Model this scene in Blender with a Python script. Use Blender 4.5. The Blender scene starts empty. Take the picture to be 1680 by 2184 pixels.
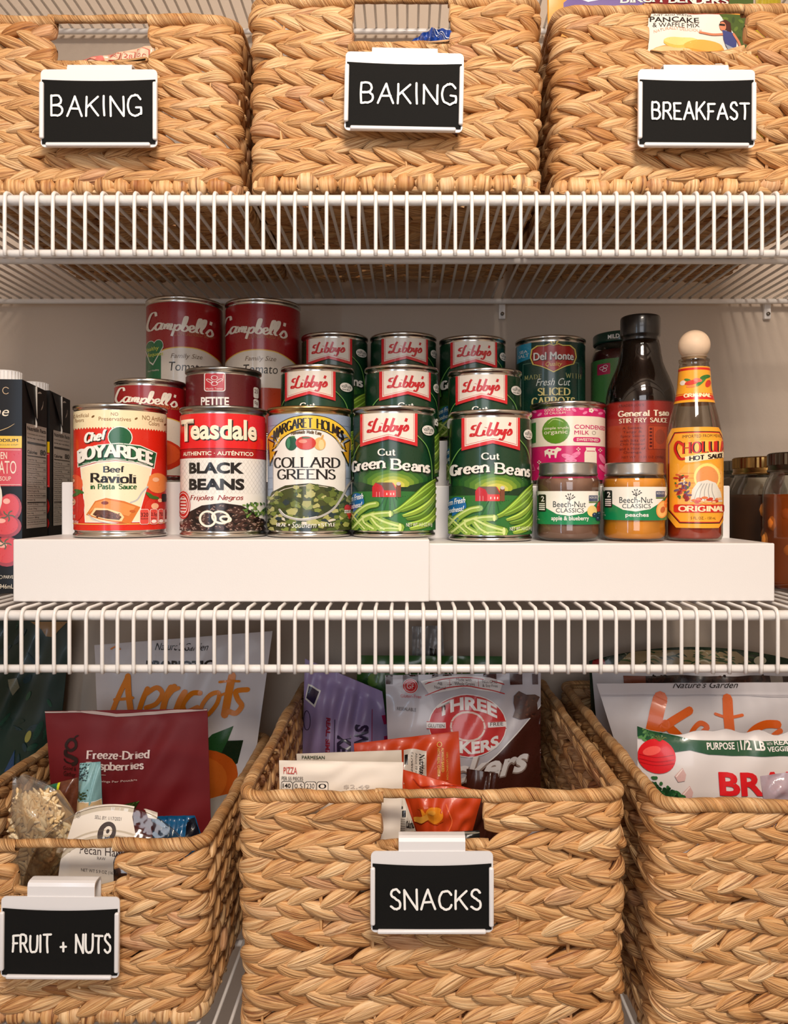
import bpy, bmesh, math, random
import numpy as np
from mathutils import Vector

random.seed(7)
S = bpy.context.scene
COL = S.collection
# ---------------------------------------------------------------- camera
F, CX, CY, ZC = 1680.0, 870.0, 1060.0, 1.45      # focal length in pixels, vanishing point, eye height
cam_d = bpy.data.cameras.new('camera')
cam = bpy.data.objects.new('camera', cam_d)
COL.objects.link(cam)
cam.location = (0, 0, ZC)
cam.rotation_euler = (math.pi / 2, 0, 0)
cam_d.sensor_fit = 'HORIZONTAL'
cam_d.sensor_width = 36
cam_d.lens = 36
cam_d.shift_x = -30 / 1680
cam_d.shift_y = -32 / 1680
cam_d.clip_start = 0.01
S.camera = cam
# ---------------------------------------------------------------- view and light
S.view_settings.view_transform = 'Standard'
S.view_settings.look = 'None'
S.view_settings.gamma = 1
S.view_settings.use_curve_mapping = False
S.view_settings.exposure = 0.0
w = bpy.data.worlds.new('world')
S.world = w
w.use_nodes = True
w.node_tree.nodes['Background'].inputs[0].default_value = (0.9, 0.92, 1, 1)
w.node_tree.nodes['Background'].inputs[1].default_value = 0.15
S.cycles.max_bounces = 7
S.cycles.diffuse_bounces = 4
S.cycles.glossy_bounces = 3
S.cycles.transparent_max_bounces = 12


def area(name, loc, target, size, power, col):
    d = bpy.data.lights.new(name, 'AREA')
    d.shape = 'RECTANGLE'
    d.size, d.size_y = size
    d.energy = power
    d.color = col
    o = bpy.data.objects.new(name, d)
    COL.objects.link(o)
    o.location = loc
    o.rotation_euler = (Vector(target) - Vector(loc)).to_track_quat('-Z', 'Y').to_euler()
    return o


area('assumed_ceiling_light', (0.12, -0.42, 2.30), (0.0, 0.62, 1.4), (0.30, 0.22), 17.5, (1, 0.86, 0.73))  # assumed warm lamp above and behind the camera; no fixture built
area('added_cool_fill', (-0.05, -1.12, 1.72), (0.0, 0.6, 1.25), (0.7, 0.9), 8.0, (0.94, 0.95, 1.0))  # added cool fill panel inside the room behind the camera; no doorway built
area('highlight_strip', (-0.63, -0.36, 1.5), (0.05, 0.7, 1.42), (0.035, 0.8), 1.1, (0.50, 0.74, 1.0))  # added strip lamp for cool vertical highlights on the cans; no window built here


# ---------------------------------------------------------------- helpers
def lin(c):
    r = []
    for v in c:
        v = v / 255.0
        r.append(v / 12.92 if v <= 0.04045 else ((v + 0.055) / 1.055) ** 2.4)
    return tuple(r) + (1.0,)


_m = {}


def M(c, rough=0.5, metal=0.0, coat=0.0, bump=0.0, bscale=400.0, vary=0.0, spec=0.5):
    """procedural principled material; a noise varies roughness, and colour or relief where asked"""
    k = (c, rough, metal, coat, bump, bscale, vary, spec)
    if k in _m:
        return _m[k]
    m = bpy.data.materials.new('surface_%d_%d_%d' % c)
    m.use_nodes = True
    n = m.node_tree.nodes
    l = m.node_tree.links
    b = n['Principled BSDF']
    b.inputs['Base Color'].default_value = lin(c)
    b.inputs['Metallic'].default_value = metal
    b.inputs['Coat Weight'].default_value = coat
    b.inputs['Coat Roughness'].default_value = 0.08
    b.inputs['Specular IOR Level'].default_value = spec
    tc = n.new('ShaderNodeTexCoord')
    no = n.new('ShaderNodeTexNoise')
    no.inputs['Scale'].default_value = bscale
    no.inputs['Detail'].default_value = 3
    l.new(tc.outputs['Object'], no.inputs['Vector'])
    mr = n.new('ShaderNodeMapRange')
    mr.inputs[3].default_value = max(0, rough - 0.02)
    mr.inputs[4].default_value = min(1, rough + 0.02)
    l.new(no.outputs[0], mr.inputs[0])
    l.new(mr.outputs[0], b.inputs['Roughness'])
    if bump:
        bu = n.new('ShaderNodeBump')
        bu.inputs['Strength'].default_value = bump
        bu.inputs['Distance'].default_value = 0.001
        l.new(no.outputs[0], bu.inputs['Height'])
        l.new(bu.outputs[0], b.inputs['Normal'])
    if vary:
        mx = n.new('ShaderNodeMix')
        mx.data_type = 'RGBA'
        mx.inputs[6].default_value = lin(tuple(max(0, v * (1 - vary)) for v in c))
        mx.inputs[7].default_value = lin(tuple(min(255, v * (1 + vary)) for v in c))
        l.new(no.outputs[0], mx.inputs[0])
        l.new(mx.outputs[2], b.inputs['Base Color'])
    _m[k] = m
    return m


def film(name, tint, refl=0.12, rough=0.05, body=0.0, bump=0.0):
    """thin clear glass or plastic: tinted see-through layer with a glossy reflection"""
    m = bpy.data.materials.new(name)
    m.use_nodes = True
    n = m.node_tree.nodes
    l = m.node_tree.links
    n.remove(n['Principled BSDF'])
    tr = n.new('ShaderNodeBsdfTransparent')
    tr.inputs[0].default_value = lin(tint)
    gl = n.new('ShaderNodeBsdfGlossy')
    gl.inputs['Roughness'].default_value = rough
    fr = n.new('ShaderNodeLayerWeight')
    fr.inputs['Blend'].default_value = 0.35
    mul = n.new('ShaderNodeMath')
    mul.operation = 'MULTIPLY_ADD'
    mul.inputs[1].default_value = 0.6
    mul.inputs[2].default_value = refl
    l.new(fr.outputs['Fresnel'], mul.inputs[0])
    mx = n.new('ShaderNodeMixShader')
    l.new(mul.outputs[0], mx.inputs[0])
    l.new(tr.outputs[0], mx.inputs[1])
    l.new(gl.outputs[0], mx.inputs[2])
    out = mx
    if bump:
        tc = n.new('ShaderNodeTexCoord')
        no = n.new('ShaderNodeTexNoise')
        no.inputs['Scale'].default_value = 60
        l.new(tc.outputs['Object'], no.inputs['Vector'])
        bu = n.new('ShaderNodeBump')
        bu.inputs['Strength'].default_value = bump
        bu.inputs['Distance'].default_value = 0.004
        l.new(no.outputs[0], bu.inputs['Height'])
        l.new(bu.outputs[0], gl.inputs['Normal'])
    if body:
        df = n.new('ShaderNodeBsdfDiffuse')
        df.inputs[0].default_value = lin(tint)
        m2 = n.new('ShaderNodeMixShader')
        m2.inputs[0].default_value = body
        l.new(mx.outputs[0], m2.inputs[1])
        l.new(df.outputs[0], m2.inputs[2])
        out = m2
    l.new(out.outputs[0], n['Material Output'].inputs[0])
    return m


def px(x, d):
    return (x - CX) / F * d


def pz(y, d):
    return ZC - (y - CY) / F * d


def tag(o, label=None, cat=None, group=None, kind=None):
    if label:
        o['label'] = label
    if cat:
        o['category'] = cat
    if group:
        o['group'] = group
    if kind:
        o['kind'] = kind
    return o


def thing(name, label, cat, loc=(0, 0, 0), rz=0.0, group=None):
    o = bpy.data.objects.new(name, None)
    o.empty_display_size = 0.02
    COL.objects.link(o)
    o.location = loc
    o.rotation_euler = (0, 0, rz)
    return tag(o, label, cat, group)


def dup(root, loc, rz, label, group=None):
    r = root.copy()
    COL.objects.link(r)
    r.location = loc
    r.rotation_euler = (0, 0, rz)
    r['label'] = label
    if group:
        r['group'] = group
    for ch in list(root.children):
        c = ch.copy()
        COL.objects.link(c)
        c.parent = r
    return r


class MB:
    """collects faces and links them as ONE mesh object"""

    def __init__(s):
        s.v, s.f, s.mi, s.sm, s.mats = [], [], [], [], []

    def m(s, mat):
        if mat not in s.mats:
            s.mats.append(mat)
        return s.mats.index(mat)

    def add(s, vs, fs, mat, smooth=False):
        b = len(s.v)
        s.v += [tuple(p) for p in vs]
        i = s.m(mat)
        for f in fs:
            s.f.append([b + k for k in f])
            s.mi.append(i)
            s.sm.append(smooth)

    def box(s, x0, x1, y0, y1, z0, z1, mat, bev=0.0):
        if bev:
            bm = bmesh.new()
            bmesh.ops.create_cube(bm, size=1)
            for v in bm.verts:
                v.co = Vector(((x0 + x1) / 2 + v.co.x * (x1 - x0), (y0 + y1) / 2 + v.co.y * (y1 - y0), (z0 + z1) / 2 + v.co.z * (z1 - z0)))
            big = set()
            bmesh.ops.bevel(bm, geom=list(bm.edges), offset=bev, segments=3, affect='EDGES', profile=0.5)
            bm.faces.index_update()
            big = {f.index for f in bm.faces if max(abs(c) for c in f.normal) > 0.9999}
            n0 = len(s.f)
            s.addbm(bm, mat, True)
            for i in big:
                s.sm[n0 + i] = False
            return
        vs = [(x, y, z) for z in (z0, z1) for y in (y0, y1) for x in (x0, x1)]
        s.add(vs, [(0, 2, 3, 1), (4, 5, 7, 6), (0, 1, 5, 4), (2, 6, 7, 3), (0, 4, 6, 2), (1, 3, 7, 5)], mat)

    def addbm(s, bm, mat, smooth=False):
        bm.verts.index_update()
        s.add([v.co[:] for v in bm.verts], [[v.index for v in f.verts] for f in bm.faces], mat, smooth)
        bm.free()

    def lathe(s, prof, mat, seg=64, cap=False, c=(0, 0, 0)):
        vs, fs = [], []
        n = len(prof)
        for r, z in prof:
            for k in range(seg):
                a = 2 * math.pi * k / seg
                vs.append((c[0] + r * math.cos(a), c[1] + r * math.sin(a), c[2] + z))
        for i in range(n - 1):
            for k in range(seg):
                k2 = (k + 1) % seg
                fs.append((i * seg + k, i * seg + k2, (i + 1) * seg + k2, (i + 1) * seg + k))
        s.add(vs, fs, mat, True)
        if cap:
            s.add([vs[k] for k in range(seg)][::-1], [list(range(seg))], mat)
            s.add([vs[(n - 1) * seg + k] for k in range(seg)], [list(range(seg))], mat)

    def tube(s, pts, r, mat, seg=8, cap=True):
        pts = [Vector(p) for p in pts]
        vs, fs = [], []
        up = None
        for i, p in enumerate(pts):
            a = pts[max(0, i - 1)]
            b = pts[min(len(pts) - 1, i + 1)]
            t = (b - a).normalized()
            if up is None:
                up = t.orthogonal().normalized()
            up = (up - t * up.dot(t)).normalized()
            sd = t.cross(up)
            rr = r[i] if isinstance(r, (list, tuple)) else r
            for k in range(seg):
                q = 2 * math.pi * k / seg
                vs.append(p + up * (rr * math.cos(q)) + sd * (rr * math.sin(q)))
        for i in range(len(pts) - 1):
            for k in range(seg):
                k2 = (k + 1) % seg
                fs.append((i * seg + k, i * seg + k2, (i + 1) * seg + k2, (i + 1) * seg + k))
        if cap:
            fs.append(tuple(range(seg))[::-1])
            fs.append(tuple((len(pts) - 1) * seg + k for k in range(seg)))
        s.add(vs, fs, mat, True)

    def ball(s, c, r, mat, seg=10, rings=7, rot=0.0):
        vs, fs = [], []
        rx, ry, rz = r
        for i in range(rings + 1):
            a = math.pi * i / rings
            for k in range(seg):
                b = 2 * math.pi * k / seg
                x, y, z = rx * math.sin(a) * math.cos(b), ry * math.sin(a) * math.sin(b), rz * math.cos(a)
                x, z = x * math.cos(rot) - z * math.sin(rot), x * math.sin(rot) + z * math.cos(rot)
                vs.append((c[0] + x, c[1] + y, c[2] + z))
        for i in range(rings):
            for k in range(seg):
                k2 = (k + 1) % seg
                fs.append((i * seg + k, (i + 1) * seg + k, (i + 1) * seg + k2, i * seg + k2))
        s.add(vs, fs, mat, True)

    def build(s, name, parent=None):
        me = bpy.data.meshes.new(name)
        me.from_pydata(s.v, [], s.f)
        for mt in s.mats:
            me.materials.append(mt)
        me.polygons.foreach_set('material_index', s.mi)
        me.polygons.foreach_set('use_smooth', s.sm)
        me.update()
        o = bpy.data.objects.new(name, me)
        COL.objects.link(o)
        o.parent = parent
        return o


# ---------------------------------------------------------------- lettering
_txt = {}


def text_mesh(t, bold):
    k = (t, bold)
    if k not in _txt:
        cu = bpy.data.curves.new('t', 'FONT')
        cu.body = t
        cu.resolution_u = 3
        cu.offset = bold
        ob = bpy.data.objects.new('t', cu)
        me = bpy.data.meshes.new_from_object(ob)
        vs = [(v.co.x, v.co.y) for v in me.vertices]
        fs = [list(p.vertices) for p in me.polygons]
        bpy.data.meshes.remove(me)
        bpy.data.objects.remove(ob)
        bpy.data.curves.remove(cu)
        _txt[k] = (vs, fs)
    return _txt[k]


GL = {
    'A': '.9 L0,0 .45,1 .9,0 L.17,.36 .73,.36', 'B': '.7 L0,0 0,1 C0,1 .45,.98 .6,.76 .45,.55 0,.53 C0,.53 .5,.5 .68,.27 .5,.04 0,0',
    'C': '.8 C.78,.8 .62,.97 .4,1 .12,.86 0,.5 .12,.14 .4,0 .64,.04 .8,.22', 'D': '.8 L0,0 0,1 C0,1 .45,.95 .76,.74 .8,.5 .76,.26 .45,.05 0,0',
    'E': '.6 L.6,1 0,1 0,0 .62,0 L0,.52 .48,.52', 'F': '.6 L.6,1 0,1 0,0 L0,.52 .46,.52',
    'G': '.85 C.78,.82 .62,.97 .4,1 .12,.86 0,.5 .12,.14 .4,0 .62,.04 .8,.16 L.8,.08 .8,.42 .5,.42', 'H': '.8 L0,0 0,1 L.8,0 .8,1 L0,.52 .8,.52',
    'I': '.2 L.1,0 .1,1', 'J': '.5 C.4,1 .4,.3 .3,.02 .0,.08', 'K': '.75 L0,0 0,1 L.7,1 0,.42 L.22,.6 .75,0', 'L': '.6 L0,1 0,0 .6,0',
    'M': '1 L0,0 .08,1 .5,.15 .92,1 1,0', 'N': '.8 L0,0 0,1 .8,0 .8,1', 'O': '.95 C.47,1 .12,.86 0,.5 .12,.14 .47,0 .83,.14 .95,.5 .83,.86 .47,1',
    'P': '.65 L0,0 0,1 C0,1 .5,.98 .65,.74 .5,.48 0,.46', 'Q': '.95 C.47,1 .12,.86 0,.5 .12,.14 .47,0 .83,.14 .95,.5 .83,.86 .47,1 L.55,.25 .95,-.1',
    'R': '.74 L0,0 0,1 C0,1 .48,.98 .62,.75 .48,.52 0,.5 L.3,.5 .74,0', 'S': '.62 C.58,.84 .4,1 .12,.94 .04,.72 .3,.54 .58,.36 .56,.1 .3,0 .0,.14',
    'T': '.8 L0,1 .8,1 L.4,1 .4,0', 'U': '.78 C0,1 0,.4 .1,.08 .39,0 .68,.08 .78,.4 .78,1', 'V': '.85 L0,1 .42,0 .85,1', 'W': '1.2 L0,1 .3,0 .6,.85 .9,0 1.2,1',
    'X': '.8 L0,0 .8,1 L0,1 .8,0', 'Y': '.8 L0,1 .4,.5 .8,1 L.4,.5 .4,0', 'Z': '.7 L0,1 .7,1 0,0 .7,0',
    'a': '.5 C.44,.5 .25,.66 .04,.5 L.46,.5 .46,0 C.46,.36 .15,.36 .02,.16 .15,0 .46,.14', 'b': '.52 L0,1 0,0 C0,.5 .28,.66 .5,.5 .5,.14 .28,0 0,.1',
    'c': '.48 C.46,.52 .26,.66 .02,.48 .02,.16 .26,0 .48,.12', 'd': '.52 L.5,1 .5,0 C.5,.52 .26,.66 .02,.48 .02,.16 .26,0 .5,.12',
    'e': '.5 L.02,.34 .48,.34 C.48,.34 .44,.58 .25,.66 .02,.48 .02,.16 .26,0 .48,.12', 'f': '.34 C.36,.96 .2,1.02 .12,.8 .12,.3 .12,0 L0,.62 .3,.62',
    'g': '.52 C.5,.55 .25,.66 .03,.5 .03,.24 .25,.14 .5,.26 L.5,.62 .5,-.1 C.5,-.1 .3,-.34 .02,-.2', 'h': '.5 L0,0 0,1 C0,.46 .22,.66 .46,.52 L.47,.5 .47,0',
    'i': '.14 L.07,0 .07,.64 L.07,.86 .07,.92', 'j': '.2 C.14,.64 .14,-.1 .0,-.3 L.14,.86 .14,.92', 'k': '.48 L0,0 0,1 L.44,.64 0,.28 L.16,.4 .48,0',
    'l': '.14 L.07,0 .07,1', 'm': '.86 L0,0 0,.62 C0,.46 .2,.66 .4,.52 L.42,.5 .42,0 C.42,.46 .62,.66 .82,.52 L.84,.5 .84,0',
    'n': '.5 L0,0 0,.62 C0,.46 .22,.66 .46,.52 L.47,.5 .47,0', 'o': '.54 C.27,.66 .02,.52 0,.33 .05,.06 .27,0 .5,.08 .54,.33 .5,.56 .27,.66',
    'p': '.52 L0,.64 0,-.3 C0,.5 .28,.66 .5,.5 .5,.14 .28,0 0,.1', 'q': '.52 L.5,.64 .5,-.3 C.5,.5 .26,.66 .02,.48 .02,.16 .26,0 .5,.12',
    'r': '.34 L0,0 0,.62 C0,.4 .14,.62 .34,.6', 's': '.4 C.38,.54 .2,.68 .03,.55 .1,.38 .34,.28 .36,.1 .18,-.02 .0,.1', 't': '.34 L.13,.9 .13,.1 L0,.62 .32,.62 C.13,.1 .2,-.02 .34,.06',
    'u': '.5 C.02,.64 .02,.16 .2,0 .46,.14 L.46,.64 .46,0', 'v': '.48 L0,.64 .24,0 .48,.64', 'w': '.74 L0,.64 .19,0 .37,.58 .55,0 .74,.64',
    'x': '.48 L0,0 .46,.64 L0,.64 .48,0', 'y': '.48 L0,.64 .25,.02 L.48,.64 .2,-.2 .05,-.3', 'z': '.44 L0,.64 .44,.64 0,0 .44,0',
    '-': '.34 L.02,.36 .32,.36', '+': '.6 L0,.4 .6,.4 L.3,.1 .3,.7', '&': '.7 L.7,0 .15,.8 C.15,.8 .3,1 .45,.8 .1,.4 .05,.1 .3,0 .65,.4', "'": '.12 L.06,1 .04,.8',
    '.': '.1 L.04,0 .06,.04', '!': '.14 L.07,.3 .07,1 L.07,.0 .07,.05', ' ': '.5', '*': '.2 L0,.8 .2,.8 L.1,.7 .1,.95',
}


def spline(p, n=5):
    if len(p) < 3:
        return list(p)
    q = [p[0]] + list(p) + [p[-1]]
    if abs(p[0][0] - p[-1][0]) + abs(p[0][1] - p[-1][1]) < 1e-6:
        q[0], q[-1] = p[-2], p[1]
    r = []
    for i in range(1, len(q) - 2):
        for k in range(n):
            t = k / n
            a = []
            for j in (0, 1):
                p0, p1, p2, p3 = q[i - 1][j], q[i][j], q[i + 1][j], q[i + 2][j]
                a.append(0.5 * (2 * p1 + (p2 - p0) * t + (2 * p0 - 5 * p1 + 4 * p2 - p3) * t * t + (3 * p1 - p0 - 3 * p2 + p3) * t ** 3))
            r.append(tuple(a))
    r.append(tuple(p[-1]))
    return r


def glyph(ch):
    s = GL.get(ch, GL.get(ch.upper(), '.3'))
    parts = s.replace(' L', '|L').replace(' C', '|C').split('|')
    out = []
    for st in parts[1:]:
        pts = [tuple(float(v) for v in q.split(',')) for q in st[1:].split()]
        out.append((st[0], pts))
    return float(parts[0]), out


class Canvas:
    """flat print, drawn in crop coordinates and laid onto a surface function"""

    def __init__(s, mb, surf, crop=(0, 0, 1), gx=None, gy=None, un=None):
        s.mb, s.surf, s.gx, s.gy = mb, surf, gx, gy
        s.ox, s.oy, s.sc = crop
        s.cnt = 0
        s.un, s.roll = un or (lambda x: x, lambda x: x)

    def T(s, p):
        return (s.ox + p[0] / s.sc, s.oy + p[1] / s.sc)

    def emit(s, pts, faces, mat, layer, sm=True):
        s.cnt += 1                       # every mark its own thickness of ink
        layer += (s.cnt % 9) * 0.1
        s.mb.add([s.surf(x, y, layer) for x, y in pts], faces, mat, sm)

    def poly(s, pts, mat, layer=1):
        pts = [s.T(p) for p in pts]
        bm = bmesh.new()
        ar = sum(pts[i][0] * pts[(i + 1) % len(pts)][1] - pts[(i + 1) % len(pts)][0] * pts[i][1] for i in range(len(pts)))
        if ar > 0:
            pts = pts[::-1]
        bm.faces.new([bm.verts.new((x, y, 0)) for x, y in pts])
        bmesh.ops.triangulate(bm, faces=bm.faces[:])
        for g, ax in ((s.gx, 0), (s.gy, 1)):
            if g:
                lo, hi = min(p[ax] for p in pts), max(p[ax] for p in pts)
                k = math.floor(lo / g) + 1
                while k * g < hi:
                    co = [0, 0, 0]
                    no = [0, 0, 0]
                    co[ax], no[ax] = k * g, 1
                    bmesh.ops.bisect_plane(bm, geom=bm.verts[:] + bm.edges[:] + bm.faces[:], plane_co=co, plane_no=no, dist=1e-5)
                    k += 1
        bmesh.ops.triangulate(bm, faces=[f for f in bm.faces if len(f.verts) > 4])
        bm.verts.index_update()
        s.emit([(v.co.x, v.co.y) for v in bm.verts], [[v.index for v in f.verts] for f in bm.faces], mat, layer)
        bm.free()

    def rect(s, x0, y0, x1, y1, mat, layer=1):
        s.poly([(x0, y0), (x1, y0), (x1, y1), (x0, y1)], mat, layer)

    def rrect(s, x0, y0, x1, y1, r, mat, layer=1):
        p = []
        for cx, cy, a0 in ((x1 - r, y0 + r, -90), (x1 - r, y1 - r, 0), (x0 + r, y1 - r, 90), (x0 + r, y0 + r, 180)):
            for k in range(5):
                a = math.radians(a0 + k * 22.5)
                p.append((cx + r * math.cos(a), cy + r * math.sin(a)))
        s.poly(p, mat, layer)

    def ell(s, cx, cy, rx, ry, mat, layer=1, rot=0, n=20, a0=0, a1=360):
        rot = math.radians(rot)
        p = []
        full = a1 - a0 >= 360
        for k in range(n if full else n + 1):
            a = math.radians(a0 + (a1 - a0) * k / n)
            x, y = rx * math.cos(a), ry * math.sin(a)
            p.append((cx + x * math.cos(rot) - y * math.sin(rot), cy + x * math.sin(rot) + y * math.cos(rot)))
        s.poly(p, mat, layer)

    def ribbon(s, pts, wd, mat, layer, nib=1.0, caps=True, taper=0):
        """pts already in pixels; nib < 1 thins horizontal strokes"""
        q = [pts[0]]
        for p in pts[1:]:
            if abs(p[0] - q[-1][0]) + abs(p[1] - q[-1][1]) > 1e-4:
                q.append(p)
        if len(q) < 2:
            return
        L, R, W = [], [], []
        n = len(q)
        for i in range(n):
            a, b = q[max(0, i - 1)], q[min(n - 1, i + 1)]
            dx, dy = b[0] - a[0], b[1] - a[1]
            ln = math.hypot(dx, dy) or 1e-6
            dx, dy = dx / ln, dy / ln
            h = wd / 2 * (nib + (1 - nib) * abs(dy))
            if taper:
                h *= max(0.12, math.sin(math.pi * (i + 0.3) / (n - 0.4)) ** taper)
            W.append(h)
            k = 1.0
            if 0 < i < n - 1:
                ux, uy = q[i][0] - a[0], q[i][1] - a[1]
                l2 = math.hypot(ux, uy) or 1e-6
                k = min(1.6, 1 / max(0.3, (ux * dx + uy * dy) / l2))
            L.append((q[i][0] - dy * h * k, q[i][1] + dx * h * k))
            R.append((q[i][0] + dy * h * k, q[i][1] - dx * h * k))
        s.emit(L + R, [(i, i + 1, n + i + 1, n + i) for i in range(n - 1)], mat, layer)
        if caps and nib == 1.0 and not taper:
            for e in (0, n - 1):
                c = [(q[e][0] + W[e] * math.cos(a * math.pi / 4), q[e][1] + W[e] * math.sin(a * math.pi / 4)) for a in range(8)]
                s.emit(c, [tuple(range(8))[::-1]], mat, layer)

    def stroke(s, pts, wd, mat, layer=1, curve=True, nib=1.0, taper=0):
        p = spline(pts) if curve else [(a[0] + (b[0] - a[0]) * k / 8, a[1] + (b[1] - a[1]) * k / 8) for a, b in zip(pts, pts[1:]) for k in range(9)]
        s.ribbon([s.T(a) for a in p], wd / s.sc, mat, layer, nib, True, taper)

    def place(s, box, bend, rise):
        (x0, y0), (x1, y1) = s.T(box[:2]), s.T(box[2:])
        u0, u1 = s.un(x0), s.un(x1)

        def f(a, b):
            """a,b in 0..1, b up"""
            return (s.roll(u0 + (u1 - u0) * a), y1 + (y0 - y1) * b - bend / s.sc * (1 - (2 * a - 1) ** 2) - rise / s.sc * a)
        return f

    def text(s, t, box, mat, layer=2, bold=0.0, slant=0.0, bend=0, rise=0, high=None):
        if bold and 'M' in t:
            vs0, fs0 = text_mesh(t, 0.0)
            vs, fs = [], []
            for dx, dy in ((-bold * .7, -bold * .4), (0, bold * .4), (bold * .7, -bold * .4)):
                o = len(vs)
                vs += [(x + dx, y + dy) for x, y in vs0]
                fs += [[i + o for i in g] for g in fs0]
        else:
            vs, fs = text_mesh(t, bold)
        if not vs:
            return
        vs = [(x + slant * y, y) for x, y in vs]
        xa, xb = min(v[0] for v in vs), max(v[0] for v in vs)
        ya, yb = min(v[1] for v in vs), max(v[1] for v in vs)
        f = s.place(box, bend, rise)
        pts = [f((x - xa) / (xb - xa), (y - ya) / (yb - ya)) for x, y in vs]
        if s.gx:
            bm = bmesh.new()
            bv = [bm.verts.new((x, y, 0)) for x, y in pts]
            for g in fs:
                try:
                    bm.faces.new([bv[i] for i in g[::-1]])
                except ValueError:
                    pass
            g = s.gx * 0.6
            lo, hi = min(p[0] for p in pts), max(p[0] for p in pts)
            k = math.floor(lo / g) + 1
            while k * g < hi:
                bmesh.ops.bisect_plane(bm, geom=bm.verts[:] + bm.edges[:] + bm.faces[:], plane_co=(k * g, 0, 0), plane_no=(1, 0, 0), dist=1e-6)
                k += 1
            bm.verts.index_update()
            s.emit([(v.co.x, v.co.y) for v in bm.verts], [[v.index for v in q.verts] for q in bm.faces], mat, layer)
            bm.free()
            return
        s.emit(pts, [g[::-1] for g in fs], mat, layer)

    def word(s, t, box, mat, wd, layer=2, nib=0.35, serif=True, slant=0.0, bend=0, rise=0, gap=0.2, jig=0.0, caps=False):
        """stroke-built lettering, capital height fills the box; serifed by default"""
        x = 0
        items = []
        top = 1.0 if any(c.isupper() or c in 'bdfhkl' for c in t) else 0.66
        for ch in t:
            wdt, st = glyph(ch)
            dy = random.uniform(-jig, jig)
            k = 1 + random.uniform(-jig, jig)
            for kind, p in st:
                items.append((kind, [(x + a * k + slant * b, (b + dy)) for a, b in p], p))
            x += wdt * k + gap
        W = x - gap
        f = s.place(box, bend, rise)
        wpx = wd / s.sc
        for kind, p, raw in items:
            q = spline(p, 4) if kind == 'C' else p
            if kind == 'L':
                d = []
                for i in range(len(q) - 1):
                    seg = [(q[i][0] + (q[i + 1][0] - q[i][0]) * k / 4, q[i][1] + (q[i + 1][1] - q[i][1]) * k / 4) for k in range(5)]
                    s.ribbon([f(a / W, b / top) for a, b in seg], wpx, mat, layer, nib, caps or nib == 1.0)
            else:
                s.ribbon([f(a / W, b / top) for a, b in q], wpx, mat, layer, nib, caps or nib == 1.0)
            if serif and kind == 'L':
                for i, (a, b) in enumerate(raw):
                    nb = [raw[j] for j in (i - 1, i + 1) if 0 <= j < len(raw)]
                    if (b in (0, 1) or b in (.62, .64)) and any(abs(c[1] - b) > 0.3 and abs(c[0] - a) < 0.6 for c in nb):
                        xx, yy = p[i]
                        e = 0.15
                        lo = e if not (b in (.62, .64, 1) and a == 0 and len(raw) == 2 and raw[1 - i][0] == a) else e
                        s.ribbon([f((xx - lo) / W, yy / top), f((xx + e) / W, yy / top)], wpx * 0.8, mat, layer, 0.45, False)

    def script(s, strokes, box, mat, wd, layer=2, nib=0.45, W=88, y0=-8, y1=31, rise=0):
        (bx0, by0), (bx1, by1) = s.T(box[:2]), s.T(box[2:])

        def f(a, b):
            return (bx0 + (bx1 - bx0) * a, by1 + (by0 - by1) * b - rise / s.sc * a)
        for st in strokes:
            q = spline(st, 5)
            s.ribbon([f(a / W, (b - y0) / (y1 - y0)) for a, b in q], wd / s.sc, mat, layer, nib, True)


CAMP = [[(13, 25), (12, 31), (7, 30), (3, 20), (1, 10), (3, 3), (7, 2), (11, 7)], [(21, 12), (16, 13), (12, 7), (14, 2), (18, 5), (21, 12), (19, 4), (22, 3)],
        [(25, 12), (23, 3)], [(23.6, 6), (28, 12), (29, 10), (27, 3)], [(27.6, 6), (32, 12), (33, 10), (31, 3), (34, 4)], [(38, 12), (33, -8)],
        [(36.5, 7), (42, 12), (44, 8), (40, 2), (35.5, 4)], [(46, 4), (51, 16), (53, 26), (50, 25), (47, 12), (46, 4), (50, 2), (54, 7), (51, 12), (48, 9)],
        [(56, 6), (61, 9), (60, 13), (56, 10), (56, 4), (59, 2), (63, 5)], [(63, 5), (69, 16), (71, 26), (68, 25), (65, 12), (65, 4), (68, 3)],
        [(69, 5), (75, 16), (77, 26), (74, 25), (71, 12), (71, 4), (74, 3)], [(84, 27), (83, 21)], [(77, 4), (83, 13), (86, 6), (82, 1), (78, 3)]]
LIBBY = [[(7, 16), (3, 19), (5, 24), (10, 25)], [(17, 31), (14, 26), (11, 16), (9, 8), (5, 3), (1, 3), (2, 7), (7, 6), (13, 2), (20, 4)], [(22, 14), (20, 5), (24, 4)], [(24, 19), (24.3, 20)],
         [(33, 30), (27, 6), (30, 2), (34, 6), (35, 12), (31, 14), (28, 9)], [(44, 30), (38, 6), (41, 2), (45, 6), (46, 12), (42, 14), (39, 9)],
         [(50, 14), (49, 6), (52, 4), (57, 14), (53, -4), (49, -8), (46, -5)], [(65, 29), (63, 22)], [(59, 4), (65, 14), (67, 7), (63, 2), (59, 3)]]

# ---------------------------------------------------------------- common materials
WHITE_PAINT = M((230, 227, 223), 0.32, coat=0.3, bump=0.12, bscale=500)
WHITE_PLASTIC = M((226, 223, 220), 0.38, bump=0.05, bscale=900)
WHITE_METAL = M((226, 225, 226), 0.3, coat=0.3)
STEEL = M((205, 200, 192), 0.22, metal=1.0)
STEEL2 = M((150, 145, 138), 0.3, metal=1.0)
GOLDTIN = M((190, 160, 105), 0.25, metal=1.0)
WHITE = M((238, 234, 226), 0.4)
BLACK = M((16, 15, 15), 0.4)
WALL = M((192, 177, 161), 0.75, bump=0.25, bscale=260)


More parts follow.
